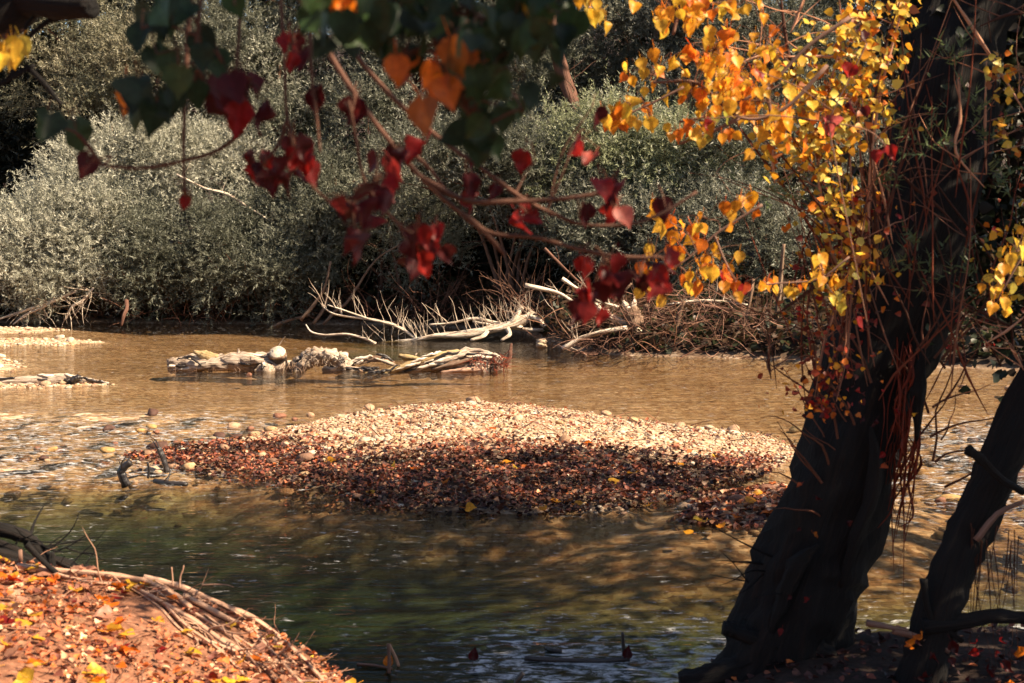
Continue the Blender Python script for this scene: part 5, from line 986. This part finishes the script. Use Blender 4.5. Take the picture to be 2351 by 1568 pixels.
near_branch('dark green leaves on the hanging left twig', [[(470, -100), (455, 60), (445, 150)], [(480, 140), (440, 190), (380, 240), (300, 260)]],
            [(365, 25, 35, 25, 4, Gc), (400, 60, 40, 30, 4, Gc), (360, 130, 15, 20, 1, [DKGRN]), (460, 130, 30, 30, 3, Gc), (410, 160, 30, 15, 2, [GRN]), (470, 200, 25, 25, 2, [DKGRN]), (400, 225, 25, 20, 3, Gc), (360, 240, 25, 20, 3, Gc), (320, 200, 15, 20, 2, Gc), (285, 280, 18, 15, 1, [GRN]), (292, 233, 12, 10, 1, [ORA]), (510, 150, 15, 20, 1, [GRN]), (540, 20, 20, 25, 1, [GRN]), (325, 70, 10, 15, 1, [DKGRN])], 3.0, crumple=.15, size=(.06, .082))
near_branch('dark red leaf trio beside the green left twig', [[(560, -80), (548, 90), (540, 200)]], [(535, 220, 35, 25, 4, [DKRED, DKRED, RED]), (555, 190, 18, 15, 1, [DKRED]), (590, 240, 16, 18, 2, [DKRED]), (537, 285, 14, 18, 1, [RED])], 3.2, crumple=.5)
near_branch('single thin twig hanging straight down on the left', [[(440, -60), (430, 120), (424, 250), (422, 380), (426, 450)]], [(440, 462, 12, 10, 2, [DKRED, RED])], 3.4, r0=.006, crumple=.6, size=(.03, .045))
near_branch('faint drooping twig with one dark red leaf at left', [[(560, 300), (500, 345), (425, 368), (330, 385), (235, 380)]], [(198, 375, 8, 8, 1, [DKRED]), (175, 310, 10, 10, 1, [GRN]), (105, 285, 14, 10, 1, [DKGRN])], 3.2, r0=.006, crumple=.3)
OGc = [ORA, (.62, .17, .02), (.45, .12, .02)]
near_branch('blurred big dark green leaf mass across the top centre', [[(900, -140), (960, 0), (1010, 120), (1060, 220), (1100, 320)], [(960, 0), (1100, 40), (1240, 60)]],
            [(800, 60, 60, 50, 8, Gc), (880, 90, 55, 40, 9, Gc), (870, 20, 70, 35, 9, Gc), (980, 20, 60, 40, 8, Gc), (1090, 70, 55, 40, 7, Gc), (1170, 40, 55, 40, 8, Gc), (1240, 70, 45, 55, 12, Gc), (1280, 40, 40, 50, 9, Gc), (1180, 100, 60, 40, 7, Gc), (1000, 50, 70, 40, 8, Gc), (720, 60, 30, 40, 4, Gc), (930, 130, 40, 25, 4, Gc), (1000, 80, 30, 25, 3, Gc),
             (1060, 190, 50, 25, 4, [GRN, GRN]), (1120, 190, 35, 35, 3, [GRN, (.09, .13, .05)]), (1080, 270, 45, 40, 6, Gc), (1110, 340, 30, 25, 3, Gc), (1200, 270, 30, 40, 3, Gc), (1140, 250, 25, 30, 2, [GRN]), (915, 165, 34, 28, 3, OGc), (1000, 190, 50, 34, 4, OGc), (1060, 130, 35, 18, 3, OGc), (985, 250, 15, 20, 2, [(.45, .15, .03)]), (790, 15, 25, 25, 3, OGc), (1060, 200, 30, 25, 4, OGc), (1250, 20, 25, 20, 2, [GOLD]), (1045, 40, 60, 20, 5, Gc), (740, 20, 30, 30, 3, Gc)], 2.7, crumple=.15, size=(.052, .076), r0=.006, spread=.7)
near_branch('few dark red leaves near the golden vine', [[(1990, 100), (1960, 160), (1900, 280)]], [(1950, 165, 25, 20, 2, [RED, DKRED]), (1960, 250, 20, 20, 2, [DKRED]), (1890, 300, 18, 15, 2, [(.5, .12, .1)]), (1975, 60, 15, 20, 1, [DKRED]), (2040, 350, 20, 30, 3, [RED]), (1735, 165, 10, 10, 1, [RED]), (1620, 275, 10, 10, 1, [RED]), (1990, 740, 10, 8, 1, [RED])], 6.2, r0=.004, crumple=.6, size=(.06, .08))

# dark trunk with a sawn limb in the top left corner, and the limb the hanging twigs grow from
tl = empty('corner_tree', (-3.2, 4.9, 1.2), 'dark brown trunk with a sawn off limb in the top left corner', 'tree')
mb = MB(); tube(mb, [(-3.3, 4.9, 1.0), (-2.9, 4.9, 2.4), (-2.35, 4.9, 3.6), P(5, 20, 4.9), P(20, -120, 4.9), P(150, -420, 4.6), (-0.6, 3.9, 6.6)], [.2, .17, .14, .11, .13, .12, .08], 16, 6, .2, rt, ridges=7); mb.build('trunk', M_DARKBARK, tl)
mb = MB(); tube(mb, [P(10, 5, 4.9), P(80, 8, 4.8), P(150, 14, 4.7), P(212, 14, 4.65)], [.05, .045, .04, .036], 12, 5, .2, rt); mb.build('sawn_limb', M_DARKBARK, tl)
for L in ([(60, 90), (110, 50), (170, 40)], [(20, 180), (55, 120), (60, 60), (90, 30)], [(60, 150), (100, 190), (140, 240)], [(-10, 200), (40, 170), (80, 150)]):
    mb = MB(); tube(mb, [P(u, v, 4.8) for u, v in L], [.008, .01, .007, .005][:len(L)], 5, 4, .2, rt); mb.build('branchlet', M_DARKBARK, tl)
mb = MB(); tube(mb, [(-2.1, 4.6, 4.6), (-1.4, 3.9, 4.7), (-.6, 3.3, 4.6), (.2, 3.0, 4.5)], [.06, .05, .04, .02], 10, 5, .25, rt); mb.build('limb', M_REDBARK, tl)
